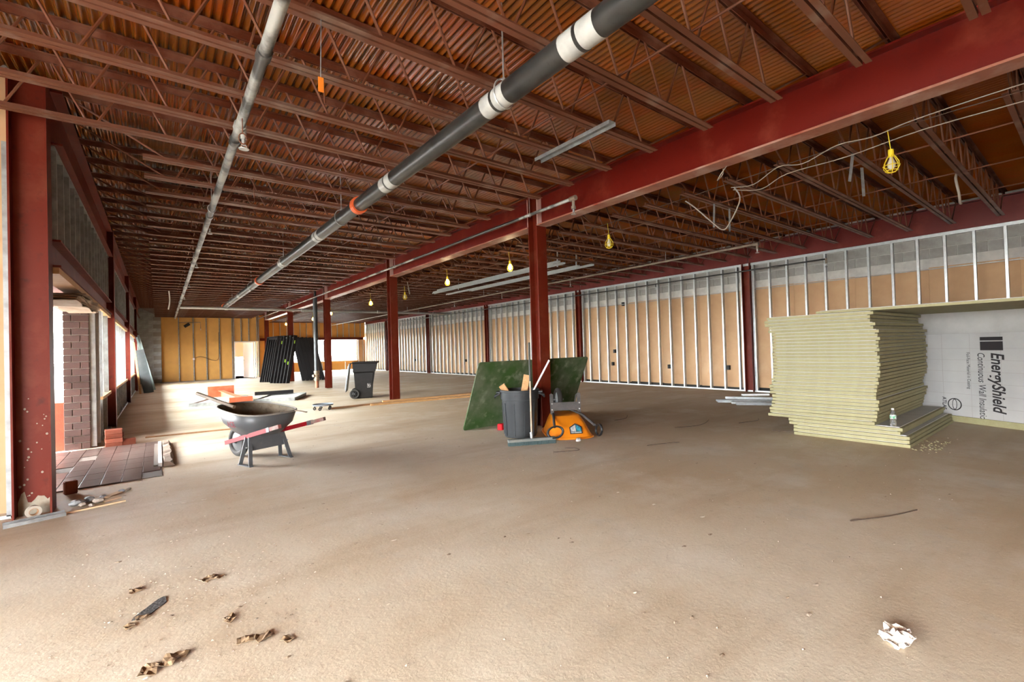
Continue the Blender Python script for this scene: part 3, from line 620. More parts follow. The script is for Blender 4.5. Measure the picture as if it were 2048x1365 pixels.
def sprinkler(parent, loc, s=1.0):
    o = MB().tube([(0, 0, 0), (0, 0, -0.05*s)], 0.013*s, 8).lathe([(0.0, -0.075*s), (0.032*s, -0.078*s), (0.034*s, -0.074*s), (0.006*s, -0.07*s)], 12)
    o.tube([(0.012*s, 0, -0.045*s), (0.018*s, 0, -0.06*s), (0.004*s, 0, -0.075*s)], 0.003*s, 5); o.tube([(-0.012*s, 0, -0.045*s), (-0.018*s, 0, -0.06*s), (-0.004*s, 0, -0.075*s)], 0.003*s, 5)
    return o.build('sprinkler_head', GALV, parent, loc)
MB().tube([(0.06, 5.35, 0), (0.06, 5.35, -0.09)], 0.022, 10).build('drop_nipple', PIPEW, sp); sprinkler(sp, (0.06, 5.35, -0.08), 1.2)
for y in (9, 12.2, 15.4, 18.6, 21.8): sprinkler(sp, (0.0056*y+0.05, y, -0.02))
for i, y in enumerate((2.55, 7.0, 11.3, 15.5, 19.8, 24.2)): hanger(0.535+0.0056*(y+1), y, 3.21, 0.037, 'ring hanger on the slim sprinkler pipe, %s from the camera' % ordinal(i+1), 0.5)
cp = thing('cross_main', (0.65, 20.0, 3.08), label='galvanised cross pipe spanning the hall at the end of the fat pipe', cat='pipe')
MB().tube([(0, 0, 0), (11.0, 0.1, 0)], 0.055, 16).build('pipe_barrel', GALV, cp)
for x in (1.35, 4.0, 7.2, 10.0): MB().tube([(x, 0.0, 0), (x+0.1, 0.0, 0)], 0.068, 14).build('coupling', GALV, cp)
br = thing('branch_line', (4.62, 4.48, 3.37), label='dark sprinkler branch pipe running alongside the main red beam', cat='pipe')
MB().tube([(0, 0, 0), (0.0, 25.2, 0.02)], 0.024, 12).build('pipe_barrel', PIPEW, br)
MB().tube([(0, 1.2, 0), (0, 5.0, 0.004)], 0.0255, 12).build('dark_length', PIPE, br)
MB().tube([(0, -0.05, 0.0), (0, 0.06, 0)], 0.036, 12).build('elbow', PIPEB, br); MB().tube([(0, 0, 0.02), (0, 0, -0.13)], 0.022, 12).build('drop', PIPEB, br); MB().tube([(0, 0, -0.11), (0, 0, -0.15)], 0.034, 12).build('drop_cap', PIPEB, br); sprinkler(br, (0, 0, -0.14), 1.1)
for y in (0.95, 6.1, 12.2, 18.3): MB().tube([(0, y, -0.03), (0, y, 0.4)], 0.006, 6).build('hanger_rod', GALV, br); MB().ring(0.028, 0.006, (0, y, 0), 'y', 14, 6).build('hanger_loop', GALV, br)
b2 = thing('branch_line', (9.22, 4.1, 3.18), label='rust-brown sprinkler branch pipe with an elbow beside the studded wall column', cat='pipe')
MB().tube([(0, 0, 0), (0.25, 29, 0)], 0.024, 12).build('pipe_barrel', PIPEB, b2); MB().tube([(0, -0.06, 0), (0, 0.05, 0)], 0.036, 12).build('elbow', PIPEB, b2); MB().tube([(0, -0.03, 0.02), (0, -0.03, -0.1)], 0.022, 12).build('drop', PIPEB, b2); sprinkler(b2, (0, -0.03, -0.09), 1.1)
for y in (5.1, 8.4, 11.6, 14.8, 18): MB().tube([(0.0086*y, y, 0), (0.0086*y, y, -0.13)], 0.013, 8).build('drop', PIPEB, b2); sprinkler(b2, (0.0086*y, y, -0.12))
for y in (2.0, 9.5, 16): MB().tube([(0.0086*y, y, 0), (0.0086*y, y, 0.3)], 0.006, 6).build('hanger_rod', GALV, b2)
b3 = thing('branch_line', (11.5, 3.65, 3.03), label='thin black sprinkler pipe running along the stud tops', cat='pipe')
MB().tube([(0, 0, 0), (0, 22, 0)], 0.017, 10).build('pipe_barrel', PIPE, b3); MB().tube([(0, 0, 0.02), (0, 0, -0.1)], 0.022, 10).build('elbow', PIPEB, b3); sprinkler(b3, (0, 0, -0.09))
for y in (4.3, 9.6, 14.9): MB().tube([(0, y, 0), (0, y, -0.09)], 0.014, 8).build('drop', PIPE, b3); sprinkler(b3, (0, y, -0.08))
vp = thing('standpipe', (4.74, 18.24, 0), label='thick black vertical standpipe with brass valve in front of a red column', cat='pipe')
MB().tube([(0, 0, 0.6), (0, 0, 3.42)], 0.078, 20).build('pipe_barrel', mat('standpipe_black', (0.05, 0.058, 0.065), 0.35, c2=(0.03, 0.03, 0.033), scale=4), vp); MB().tube([(0, 0, 0), (0, 0, 0.3)], 0.068, 20).build('copper_stub', mat('copper_stub', (0.33, 0.115, 0.055), 0.5), vp)
MB().lathe([(0.07, 0.26), (0.095, 0.27), (0.095, 0.36), (0.08, 0.37), (0.08, 0.40), (0.10, 0.41), (0.10, 0.52), (0.085, 0.53), (0.085, 0.55), (0.10, 0.56), (0.10, 0.64), (0.078, 0.65)], 20).build('coupling', mat('dull_brass', (0.40, 0.31, 0.20), 0.45, 0.4, c2=(0.13, 0.1, 0.08), scale=12), vp)
MB().tube([(-0.09, -0.03, 0.46), (-0.15, -0.06, 0.46)], 0.05, 12).build('valve_cap', MATS['dull_brass'], vp); MB().tube([(0, 0, 3.38), (0, 0, 3.8)], 0.05, 12).build('upper_stub', PIPE, vp)

# ------------------------------------------------------------------ studs laid on the joists, loose offcuts, hanging bits
def channel_between(name, p, q, w, h, m, label, cat, up=(0, 0, 1), group=None):
    p, q = Vector(p), Vector(q); d = q-p; o = thing_mesh = None
    b = MB(); t = 0.003
    pr = [(-w/2, 0), (w/2, 0), (w/2, h), (w/2-t, h), (w/2-t, t), (-w/2+t, t), (-w/2+t, h), (-w/2, h)]
    b.extrude(pr, 'x', 0, d.length)
    o = b.build(name, m); o.location = p
    x = d.normalized(); z = Vector(up); yv = z.cross(x).normalized(); z = x.cross(yv)
    o.rotation_euler = Matrix((x, yv, z)).transposed().to_euler(); tag(o, label, cat, group); return o
channel_between('stud_offcut', (3.29, 3.70, 3.349), (3.30, 2.68, 3.349), 0.092, 0.036, GALVD, 'bluish-grey channel offcut slung under the joists near the main beam', 'metal stud', (0, 0, -1))
for i, (x, y0, y1) in enumerate([(7.6, 7.9, 13.85), (7.86, 8.0, 14.7), (8.48, 8.1, 14.8), (8.67, 7.8, 13.5), (7.73, 8.3, 14.4)]):
    channel_between('hung_stud', (x, y0, 3.349), (x, y1, 3.349), 0.09, 0.04, GALV, 'bright galvanised stud slung below the joists beside the lit bulbs, %s from the main beam' % ordinal([0, 2, 3, 4, 1][i]+1), 'metal stud', (0, 0, -1), 'studs slung below the roof')
for i, (x, y) in enumerate([(7.93, 8.36), (8.60, 8.36), (8.0, 13.24)]):
    o = MB().box((-0.005, -0.02, 0), (0.005, 0.02, 0.42)).build('hanger_strap', GALV, None, (x, y-0.05, 3.29), (0.0, 0.04, 0)); tag(o, 'perforated strap holding the slung studs, %s one' % ['inner near', 'outer near', 'distant'][i], 'strap')
def strip(loc, h, w, tilt, label, m=GALVD):
    o = MB().box((-w/2, -0.004, -h), (w/2, 0.004, 0)).build('hanging_strap', m, None, loc, (0, tilt, -0.6)); tag(o, label, 'strap')
strip((6.13, 1.65, 3.36), 0.32, 0.03, 0.16, 'grey metal strap hanging askew below a joist, beside the yellow lamp')
strip((6.62, 1.70, 3.32), 0.34, 0.032, -0.03, 'grey metal strap hanging plumb below a joist, beneath the yellow lamp')
strip((7.0, 3.48, 3.36), 0.36, 0.025, 0.02, 'grey strap dangling beyond the cable loop, outer one')
strip((6.55, 3.48, 3.36), 0.36, 0.025, 0.05, 'grey strap dangling beyond the cable loop, inner one')
tg = thing('warning_tag', (0.82, 2.87, 3.355), label='orange warning tag hanging from a wire overhead', cat='tag')
MB().tube([(0, 0, 0.01), (-0.01, 0, -0.36)], 0.003, 5).build('wire', GALVD, tg); MB().box((-0.026, -0.002, -0.45), (0.006, 0.002, -0.36)).build('card', mat('orange_tag', (0.60, 0.17, 0.01), 0.6), tg)
CABLE = mat('white_cable', (0.26, 0.22, 0.18), 0.6)
def cable(pts, r, label, m=CABLE, seg=5, cat='cable'):
    P_ = [Vector(p) for p in pts]; out = []
    for i in range(len(P_)-1):
        p0, p1, p2, p3 = P_[max(i-1, 0)], P_[i], P_[i+1], P_[min(i+2, len(P_)-1)]
        for k in range(seg):
            t = k/seg; out.append(0.5*((2*p1)+(p2-p0)*t+(2*p0-5*p1+4*p2-p3)*t*t+(3*p1-p0-3*p2+p3)*t**3))
    out.append(P_[-1]); o = MB().tube(out, r, 6).build('hanging_cable' if cat == 'cable' else 'bent_wire', m); tag(o, label, cat); return o
cable([(5.62, -0.3, 3.34), (5.6, 0.45, 3.34), (5.62, 1.05, 3.33), (5.64, 1.35, 3.30), (5.68, 1.66, 3.34), (5.72, 2.0, 3.27), (5.76, 2.27, 3.33), (5.85, 2.6, 3.24), (5.9, 2.9, 3.3)], 0.005, 'grey conduit cable draped along the joist ends, upper one')
cable([(5.95, -0.3, 3.3), (5.9, 0.45, 3.30), (5.93, 1.05, 3.32), (5.95, 1.66, 3.28), (6.0, 2.27, 3.3), (6.05, 2.6, 3.22), (5.95, 2.9, 3.28)], 0.005, 'grey conduit cable draped along the joist ends, lower one')
cable([(5.97, 2.9, 3.32), (6.02, 2.85, 3.15), (6.10, 3.05, 2.88), (6.12, 3.15, 2.84), (6.05, 3.25, 2.95), (5.95, 3.45, 3.2), (5.9, 3.55, 3.3)], 0.009, 'pale cable loop sagging from a joist end beside the main beam')
cable([(8.1, 1.1, 3.36), (8.05, 1.1, 3.28), (8.07, 1.08, 3.1), (8.12, 1.08, 3.0), (8.18, 1.08, 2.99)], 0.014, 'stiff pale cable end hanging from the joist over the foam')
cable([(5.10, 2.55, 3.287), (5.06, 2.6, 3.2), (5.1, 2.66, 3.16), (5.14, 2.62, 3.22), (5.08, 2.58, 3.26)], 0.006, 'small coiled wire knot under the main beam')
cable([(0.3, 17.51, 3.36), (0.32, 17.51, 3.05), (0.28, 17.51, 2.78)], 0.02, 'white cable end dangling near the block wall corner', WHITE)
cable([(5.9, 12.63, 3.36), (5.95, 12.6, 3.0), (6.05, 12.8, 3.1), (6.2, 13.24, 3.36)], 0.012, 'pale cable loop hanging beyond the second column')
for i, (x, y) in enumerate([(0.55, 4.09), (0.9, 5.92), (0.4, 7.75), (1.25, 8.36), (1.0, 3.48)]):
    h = 0.3 if i != 4 else 0.2
    w = thing('wire_hook', (x, y, 3.362), label='thin hanging wire hook below the deck on the window side, %s from the camera' % ordinal([2, 3, 4, 5, 1][i]), cat='wire')
    MB().tube([(0, 0, 0), (0.004, 0, -h)], 0.004, 5).build('wire', ROD, w)
    if i in (0, 3): MB().ring(0.035, 0.004, (0.004, 0, -h-0.045), 'y', 14, 5, 0.8, 1.2).build('loop', ROD, w)

# temporary light string
WIRE = mat('rusty_wire', (0.07, 0.045, 0.03), 0.7)
YEL = mat('yellow_cage', (0.72, 0.55, 0.02), 0.5); BULB = mat('lit_bulb', (1, 0.9, 0.7), 0.3, emit=(1.0, 0.78, 0.45, 60.0)); BULBO = mat('frosted_bulb', (0.7, 0.68, 0.6), 0.2)
def lamp(loc, lit, label):
    t = thing('cage_lamp', loc, (0, 0, random.random()), label, 'work lamp', 'temporary lamps strung under the roof')
    MB().tube([(0, 0, 0.085), (0, 0, 0.16)], 0.024, 10).build('socket', YEL, t)
    MB().lathe([(0.012, 0.085), (0.02, 0.06), (0.034, 0.02), (0.03, -0.015), (0.012, -0.035), (0, -0.038)], 14).build('bulb', BULB if lit else BULBO, t)
    b = MB()
    for k in range(6):
        a = 2*PI*k/6; b.tube([(0.025*math.cos(a), 0.025*math.sin(a), 0.10), (0.062*math.cos(a), 0.062*math.sin(a), 0.03), (0.066*math.cos(a), 0.066*math.sin(a), -0.02), (0.035*math.cos(a), 0.035*math.sin(a), -0.062), (0, 0, -0.07)], 0.0038, 5)
    b.ring(0.066, 0.0038, (0, 0, 0.0), 'z', 18, 5); b.ring(0.05, 0.0038, (0, 0, -0.05), 'z', 18, 5); b.build('cage', YEL, t)
    MB().tube([(0, 0, 0.15), (0, 0.02, 0.36)], 0.004, 5).build('cord', YEL, t)
    if lit:
        l = bpy.data.lights.new('bulb_glow', 'POINT'); l.energy = 22; l.color = (1, 0.74, 0.42); l.shadow_soft_size = 0.04
        lo = bpy.data.objects.new('bulb_glow', l); COL.objects.link(lo); lo.parent = t; lo.location = (0, 0, 0)
cable([(5.9, -0.3, 3.352), (5.76, 1.24, 3.352), (6.03, 5.05, 3.352), (5.97, 7.71, 3.352), (5.85, 10.17, 3.352), (6.24, 13.55, 3.352), (6.0, 15.86, 3.352), (5.99, 20.56, 3.352), (6.2, 24.3, 3.352), (5.87, 28.8, 3.352), (5.85, 29.3, 3.352)], 0.004, 'thin dark cord of the temporary light string under the joists', WIRE)
lamp((5.76, 1.24, 3.0), False, 'unlit yellow cage lamp hanging alone above the foam stack')
lamp((6.03, 5.05, 3.0), False, 'unlit yellow cage lamp between the first column and the wall')
lamp((6.24, 13.55, 3.0), False, 'unlit yellow cage lamp beyond the second column')
for i, p in enumerate([(5.97, 7.71, 3.0), (5.85, 10.17, 3.0), (6.0, 15.86, 3.0), (5.99, 20.56, 3.0), (6.2, 24.3, 3.0), (5.87, 28.8, 3.0)]):
    lamp(p, True, 'glowing bulb of the temporary light string, %s lit one from the camera' % ordinal(i+1))

# ------------------------------------------------------------------ foam boards
def board(name, x0, x1, y0, y1, z, th, label, rot=0.0, m=FOAM, group=None):
    cx, cy = (x0+x1)/2, (y0+y1)/2; lx, ly = (x1-x0)/2, (y1-y0)/2
    t = thing(name, (cx, cy, z), (0, 0, rot), label, 'foam board', group)
    put(FB(lx, ly, th), 'foam_core', t)
    put(FF(lx, ly, th), 'facer', t)
    return t
_c = {}
def FB(lx, ly, th):
    k = ('b', round(lx, 3), round(ly, 3), th)
    if k not in _c: _c[k] = MB().box((-lx, -ly, 0), (lx, ly, th-0.009)).mesh('foam_core', FOAM, 0.002)
    return _c[k]
def FF(lx, ly, th):
    k = ('f', round(lx, 3), round(ly, 3), th)
    if k not in _c: _c[k] = MB().box((-lx+0.035, -ly+0.035, th-0.009), (lx-0.035, ly-0.035, th-0.0005)).mesh('facer', FACER)
    return _c[k]
TH = 0.0455
base = [(6.94, 1.42, 2.66), (6.95, 1.43, 2.67), (6.95, 1.43, 2.67), (6.96, 1.52, 2.73), (6.96, 1.50, 2.74)]
for i, (x, a, b_) in enumerate(base):
    board('foam_board', x, x+2.42, a, b_-0.0, i*TH, TH, 'cream foam board in the low base pile, %s from the floor' % ordinal(i+1), 0.002*(i-2), group='foam boards of the base pile')
z = 5*TH; NM = 31; offs = []
for i in range(NM):
    f = i/(NM-1)
    if i < 1: o_ = 0.05
    elif i < 3: o_ = 0.03
    elif i < 5: o_ = 0.0
    elif i < 7: o_ = -0.02
    elif i < 10: o_ = 0.02
    elif i < 12: o_ = -0.01
    elif i < 26: o_ = -0.035-0.004*(i % 3)
    elif i < 28: o_ = 0.0
    elif i < 30: o_ = 0.055
    else: o_ = 0.03
    offs.append(o_)
for i in range(NM):
    sk = 0.02*math.sin(i*1.3)
    y1 = 2.945+offs[i]; y0 = 1.715+offs[i]*0.8+0.01*math.sin(i*2.7)
    board('foam_board', 6.94+0.012*math.sin(i*1.9), 6.94+2.42+sk, y0, y1, z+i*TH, TH, 'cream foam board in the tall stack, %s counted up from the base pile' % ordinal(i+1), 0.004*math.sin(i*0.9), group='foam boards of the tall stack')
zt = z+NM*TH
board('foam_slab', 6.93, 8.15, -0.10, 2.34, zt+0.002, 0.04, 'long foam board lying crosswise on top of the tall stack, front one', 0.0)
board('foam_slab', 8.16, 9.38, -0.10, 2.34, zt+0.002, 0.04, 'long foam board lying crosswise on top of the tall stack, rear one', 0.0)
# foil-faced board on edge with printed face
fb = thing('foil_board', (9.60, 1.60, 0), (0, 0, math.radians(-128)), 'foil-faced insulation board standing on edge with vertical brand lettering', 'insulation board')
# local x runs along the board toward the frame edge, local y is its thickness
fb.rotation_euler = (0, 0, math.radians(-115))
MB().box((-0.35, 0.012, 0.09), (2.4, 0.05, 1.32)).build('foam_core', FOAM, fb)
MB().box((-0.35, 0.0, 0.09), (2.4, 0.012, 1.32)).build('foil_face', FOIL, fb)
MB().box((-0.35, -0.02, 0.0), (2.4, 0.09, 0.088)).build('bearer', FOAM, fb)
gb = thing('grey_board', (9.86, 1.88, 0), (0, 0, math.radians(-115)), 'tall grey-faced board standing behind the foil lettering board', 'insulation board')
MB().box((-0.7, 0.02, 0.0), (2.5, 0.06, 1.66)).build('foam_core', FOAM, gb); MB().box((-0.7, 0.012, 0.0), (2.5, 0.02, 1.66)).build('facer', FACER, gb)
# lettering reads downward: text x axis -> -z, text up -> +local x
def print_on(name, s, size, x, z0, shear=0.0, sx=1.0, off=0.0): return text(name, s, size, INK, fb, (x, -0.002, z0), Matrix(((0, 1, 0), (0, 0, -1), (-1, 0, 0))).to_euler(), shear, sx, off)
print_on('lettering', 'EnergyShield', 0.205, 0.675, 1.045, 0.22, 0.80, 0.004)
print_on('lettering', 'Continuous Wall Insulation', 0.122, 0.515, 1.045, 0.18, 0.745, 0.0)
print_on('lettering', 'Foil-Face Material in Coating', 0.058, 0.38, 1.045, 0.0, 0.80, 0.0)
MB().box((0.55, -0.003, 1.075), (0.81, -0.001, 1.20)).build('logo_block', INK, fb); MB().box((0.55, -0.003, 1.215), (0.81, -0.001, 1.265)).build('logo_block', INK, fb)
print_on('lettering', 'ATLAS', 0.075, 0.045, 0.36, 0.0, 0.9, 0.001)
MB().ring(0.085, 0.007, (0.205, -0.003, 0.26), 'y', 24, 5).ring(0.055, 0.005, (0.205, -0.003, 0.26), 'y', 24, 5, 0.5, 1.4).build('globe_emblem', INK, fb)
for k in range(7): MB().box((-0.3+0.36*k, -0.0012, 0.09), (-0.296+0.36*k, -0.0003, 1.32)).build('foil_crease', mat('foil_crease', (0.42, 0.40, 0.39), 0.5, 0.4), fb)
for k in range(6): MB().box((-0.35, -0.0015, 0.25+0.17*k), (2.4, -0.0005, 0.254+0.17*k)).build('foil_crease', mat('foil_crease', (0.42, 0.40, 0.39), 0.5, 0.4), fb)
bt = thing('water_bottle', (7.05, 1.60, 5*TH), label='clear plastic water bottle with green label standing on the foam base', cat='bottle')
PET = mat('clear_pet', (0.92, 0.95, 0.95), 0.08); PET.node_tree.nodes['Principled BSDF'].inputs['Transmission Weight'].default_value = 0.9
MB().lathe([(0.0, 0.004), (0.028, 0.0), (0.032, 0.01), (0.030, 0.03), (0.032, 0.05), (0.030, 0.07), (0.032, 0.09), (0.032, 0.135), (0.028, 0.155), (0.016, 0.18), (0.012, 0.19), (0.012, 0.197)], 18).build('bottle_body', PET, bt)
MB().lathe([(0.0325, 0.09), (0.0328, 0.092), (0.0328, 0.128), (0.0325, 0.13)], 18).build('bottle_label', mat('green_white_label', (0.55, 0.62, 0.55), 0.5, c2=(0.05, 0.28, 0.12), scale=30, mix=(0.5, 0.56)), bt); MB().tube([(0, 0, 0.195), (0, 0, 0.212)], 0.0145, 14).build('cap', WHITE, bt)

# grey metal offcuts by the studded wall
for i, (x, y, z_, l, r, m) in enumerate([(9.6, 4.85, 0, 2.0, 2.15, GALVD), (9.75, 5.0, 0, 1.9, 2.2, GALVD), (9.9, 4.9, 0.042, 1.8, 2.05, GALVD), (9.5, 4.6, 0, 1.7, 2.12, GALVD), (9.35, 4.5, 0.0, 1.5, 2.2, GALVD), (10.2, 5.0, 0.085, 0.9, 2.35, WHITE)]):
    d = Vector((math.cos(r), math.sin(r), 0))*l*0.31; c = Vector((x+0.28, y-0.22, z_))
    channel_between('track_length', c-d, c+d, 0.09, 0.04, m, ['metal channel in the floor pile by the studded wall, ' + q for q in ['bottom inner one', 'bottom middle one', 'lying on top', 'bottom outer one', 'shortest, toward the camera', 'bright white strip on top']][i], 'metal channel', (0, 0, -1) if i % 2 else (0, 0, 1)).location.z += (0.04 if i % 2 else 0)

# ------------------------------------------------------------------ green board, can, broom by the first column
def frame_obj(o, p, x, y):      # place an object with local x, y axes given
    x = Vector(x).normalized(); z = x.cross(Vector(y)).normalized(); y = z.cross(x)
    o.matrix_world = Matrix.Translation(Vector(p)) @ Matrix((x, y, z)).transposed().to_4x4(); return o
GRN = mat('green_chalky_paint', (0.022, 0.062, 0.006), 0.7, c2=(0.085, 0.105, 0.060), scale=1.7, mix=(0.40, 0.58), c3=(0.19, 0.20, 0.145), scale3=6, mix3=(0.54, 0.74), detail=10)
gbd = thing('green_board', (0, 0, 0), label='large chalky green board leaning against the first steel column', cat='board')
frame_obj(gbd, (3.86, 6.36, 0), (1, 0.03, 0), (0, -0.50, 1.10))
b = MB()
cs = []
W_, H_, R_ = 2.50, 1.21, 0.05
for (cx, cy, a0) in ((R_, R_, 180), (W_-R_, R_, 270), (W_-R_, H_-R_, 0), (R_, H_-R_, 90)):
    for k in range(5): a = math.radians(a0+22.5*k); cs.append((cx+R_*math.cos(a), cy+R_*math.sin(a)))
b.extrude(cs, 'z', 0.0, 0.018).build('panel_face', GRN, gbd)
MB().box((0.06, -0.0, -0.012), (W_-0.06, 0.03, 0.0)).build('edge_batten', WOODR, gbd)
GREYP = mat('grey_plastic', (0.022, 0.025, 0.028), 0.5, c2=(0.032, 0.035, 0.037), scale=3, spec=0.25)
can = thing('trash_can', (4.25, 5.35, 0), (0, 0, -0.7), 'grey round plastic trash can holding scrap wood', 'trash can')
MB().lathe([(0.0, 0.01), (0.225, 0.0), (0.235, 0.01), (0.262, 0.52), (0.264, 0.545), (0.285, 0.55), (0.288, 0.66), (0.296, 0.665), (0.296, 0.69), (0.275, 0.69), (0.268, 0.56), (0.23, 0.03), (0.0, 0.03)], 36).build('can_body', GREYP, can)
for s in (-1, 1):
    h = MB(); h.tube([(s*0.285, -0.09, 0.64), (s*0.36, -0.075, 0.60), (s*0.365, 0.0, 0.575), (s*0.36, 0.075, 0.60), (s*0.285, 0.09, 0.64)], 0.016, 8); h.box((min(s*.28, s*.34), -0.1, 0.645), (max(s*.28, s*.34), 0.1, 0.665)); h.build('handle', GREYP, can)
for k in range(10):
    a = 2*PI*k/10; MB().bar((0.238*math.cos(a), 0.238*math.sin(a), 0.03), (0.262*math.cos(a), 0.262*math.sin(a), 0.5), 0.02, 0.014, (math.cos(a), math.sin(a), 0)).build('rib', GREYP, can)
text('lettering', 'BRUTE', 0.05, INK, can, (-0.07, -0.2885, 0.60), (PI/2, 0, 0), 0.2)
MB().lathe([(0.0, 0.52), (0.258, 0.52), (0.258, 0.50), (0.0, 0.50)], 24).build('debris_fill', WOODR, can)
def scrap(p, q, w, h, m, label): o = MB().bar(p, q, w, h, (0.6, 0.7, 0.1)).build('scrap_wood', m); tag(o, label, 'wood scrap')
scrap((4.15, 5.42, 0.54), (4.02, 5.48, 0.76), 0.09, 0.04, WOOD, 'pine offcut sticking out toward the can handle')
scrap((4.27, 5.30, 0.54), (4.33, 5.26, 0.90), 0.095, 0.04, WOOD, 'tall pine block standing up out of the trash can')
scrap((4.34, 5.40, 0.54), (4.40, 5.33, 0.72), 0.06, 0.05, BRICKR, 'reddish block end just showing over the can rim')
wp = MB().tube([(4.32, 5.22, 0.54), (4.575, 5.03, 1.11)], 0.014, 10).build('white_stick', WHITE); tag(wp, 'white plastic tube leaning out of the trash can', 'tube')
bo = thing('push_broom', (3.97, 4.76, 0), (0, 0, math.radians(-25.5)), 'push broom with worn handle leaning on the grey trash can', 'broom')
b = MB().box((-0.33, -0.035, 0.045), (0.33, 0.035, 0.085)); b.build('broom_block', mat('grimy_block', (0.10, 0.11, 0.105), 0.7, c2=(0.16, 0.16, 0.14), scale=10), bo, bevel=0.006)
b = MB()
for i in range(44):
    for k in range(3): x = -0.32+0.015*i; b.bar((x, -0.025+0.025*k, 0.05), (x+0.004*math.sin(i), -0.032+0.032*k, 0.0), 0.012, 0.012)
b.build('bristles', mat('dark_bristle', (0.035, 0.06, 0.06), 0.8), bo)
M_ = Matrix.Rotation(math.radians(25.5), 4, 'Z')
tp_ = M_ @ Vector((0.33, 0.394, 1.375)); md_ = tp_*0.6
MB().tube([(0, 0, 0.08), tuple(md_)], 0.0125, 10).build('handle', mat('worn_handle', (0.34, 0.25, 0.17), 0.6, c2=(0.46, 0.38, 0.29), scale=5), bo); MB().tube([tuple(md_), tuple(tp_)], 0.0135, 10).build('handle_sleeve', mat('dark_sleeve', (0.06, 0.065, 0.06), 0.6), bo)
MB().tube([(0, 0, 0.06), (0.0, 0.02, 0.16)], 0.02, 10).build('ferrule', GALVD, bo)
rc = MB().box((-0.05, -0.045, 0), (0.05, 0.045, 0.10)).build('red_cup', mat('red_plastic', (0.5, 0.012, 0.018), 0.25), None, (4.33, 5.95, 0), (0, 0, 0.4), bevel=0.012); tag(rc, 'small red plastic container on the floor behind the trash can', 'container')

# ------------------------------------------------------------------ wheelbarrows
def tray(n, layers, ex=3.0):
    b = MB()
    for (cx, a, w, z0, z1) in layers:
        for j in range(n):
            t = 2*PI*j/n; c, s = math.cos(t), math.sin(t); x = math.copysign(abs(c)**(2/ex), c); y = math.copysign(abs(s)**(2/ex), s)
            wf = 1.0-0.10*x
            b.v.append((cx+a*x, w*y*wf, z0+(z1-z0)*(x+1)/2))
    for i in range(len(layers)-1):
        for j in range(n): b.f.append((i*n+j, i*n+(j+1) % n, (i+1)*n+(j+1) % n, (i+1)*n+j))
    b.f.append(tuple((len(layers)-1)*n+j for j in range(n))); b.smooth = True
    return b
def rimpts(n, L, ex=3.0):
    cx, a, w, z0, z1 = L; out = []
    for j in range(n+1):
        t = 2*PI*j/n; c, s = math.cos(t), math.sin(t); x = math.copysign(abs(c)**(2/ex), c); y = math.copysign(abs(s)**(2/ex), s); out.append((cx+a*x, w*y*(1.0-0.10*x), z0+(z1-z0)*(x+1)/2))
    return out
def wheel(parent, c, r, w, hub):
    t = MB().ring(r-w*0.42, w*0.42, c, 'y', 26, 10).build('tire', RUBBER, parent)
    MB().lathe([(0.02, -w*0.5), (0.03, -w*0.35), (r*0.62, -w*0.2), (r*0.66, 0), (r*0.62, w*0.2), (0.03, w*0.35), (0.02, w*0.5)], 22, c, 'y').build('hub', hub, parent)
STEELG = mat('grey_barrow_paint', (0.060, 0.064, 0.070), 0.45, c2=(0.080, 0.083, 0.086), scale=5, c3=(0.13, 0.12, 0.11), scale3=14, mix3=(0.62, 0.8))
REDP = mat('red_handle_paint', (0.20, 0.003, 0.008), 0.5, c2=(0.17, 0.020, 0.018), scale=6, mix=(0.55, 0.7), spec=0.2)
DIRT = mat('cement_residue', (0.12, 0.092, 0.060), 0.95, c2=(0.17, 0.14, 0.10), scale=7, c3=(0.065, 0.05, 0.032), scale3=20, bump=0.6, bscale=30)
FANG = math.atan2(0.93, -0.365)
gw = thing('wheelbarrow', (1.045, 6.37, 0), (0, 0, FANG), 'grey steel wheelbarrow with red handles and cement-crusted tray', 'wheelbarrow')
LY = [(0.22, 0.48, 0.355, 0.60, 0.69), (0.20, 0.41, 0.315, 0.46, 0.50), (0.17, 0.29, 0.215, 0.365, 0.365), (0.15, 0.24, 0.175, 0.335, 0.335)]
o = tray(40, LY).build('tray', STEELG, gw); md = o.modifiers.new('sheet', 'SOLIDIFY'); md.thickness = 0.004; md.offset = 1
LI = [(0.22, 0.465, 0.342, 0.59, 0.68), (0.20, 0.395, 0.30, 0.47, 0.51), (0.17, 0.27, 0.20, 0.39, 0.385), (0.16, 0.2, 0.15, 0.38, 0.37)]
tray(40, LI).build('cement_lining', DIRT, gw)
MB().tube(rimpts(48, LY[0]), 0.011, 8, False).build('rolled_rim', mat('worn_rim', (0.26, 0.23, 0.19), 0.5, c2=(0.17, 0.165, 0.16), scale=8), gw)
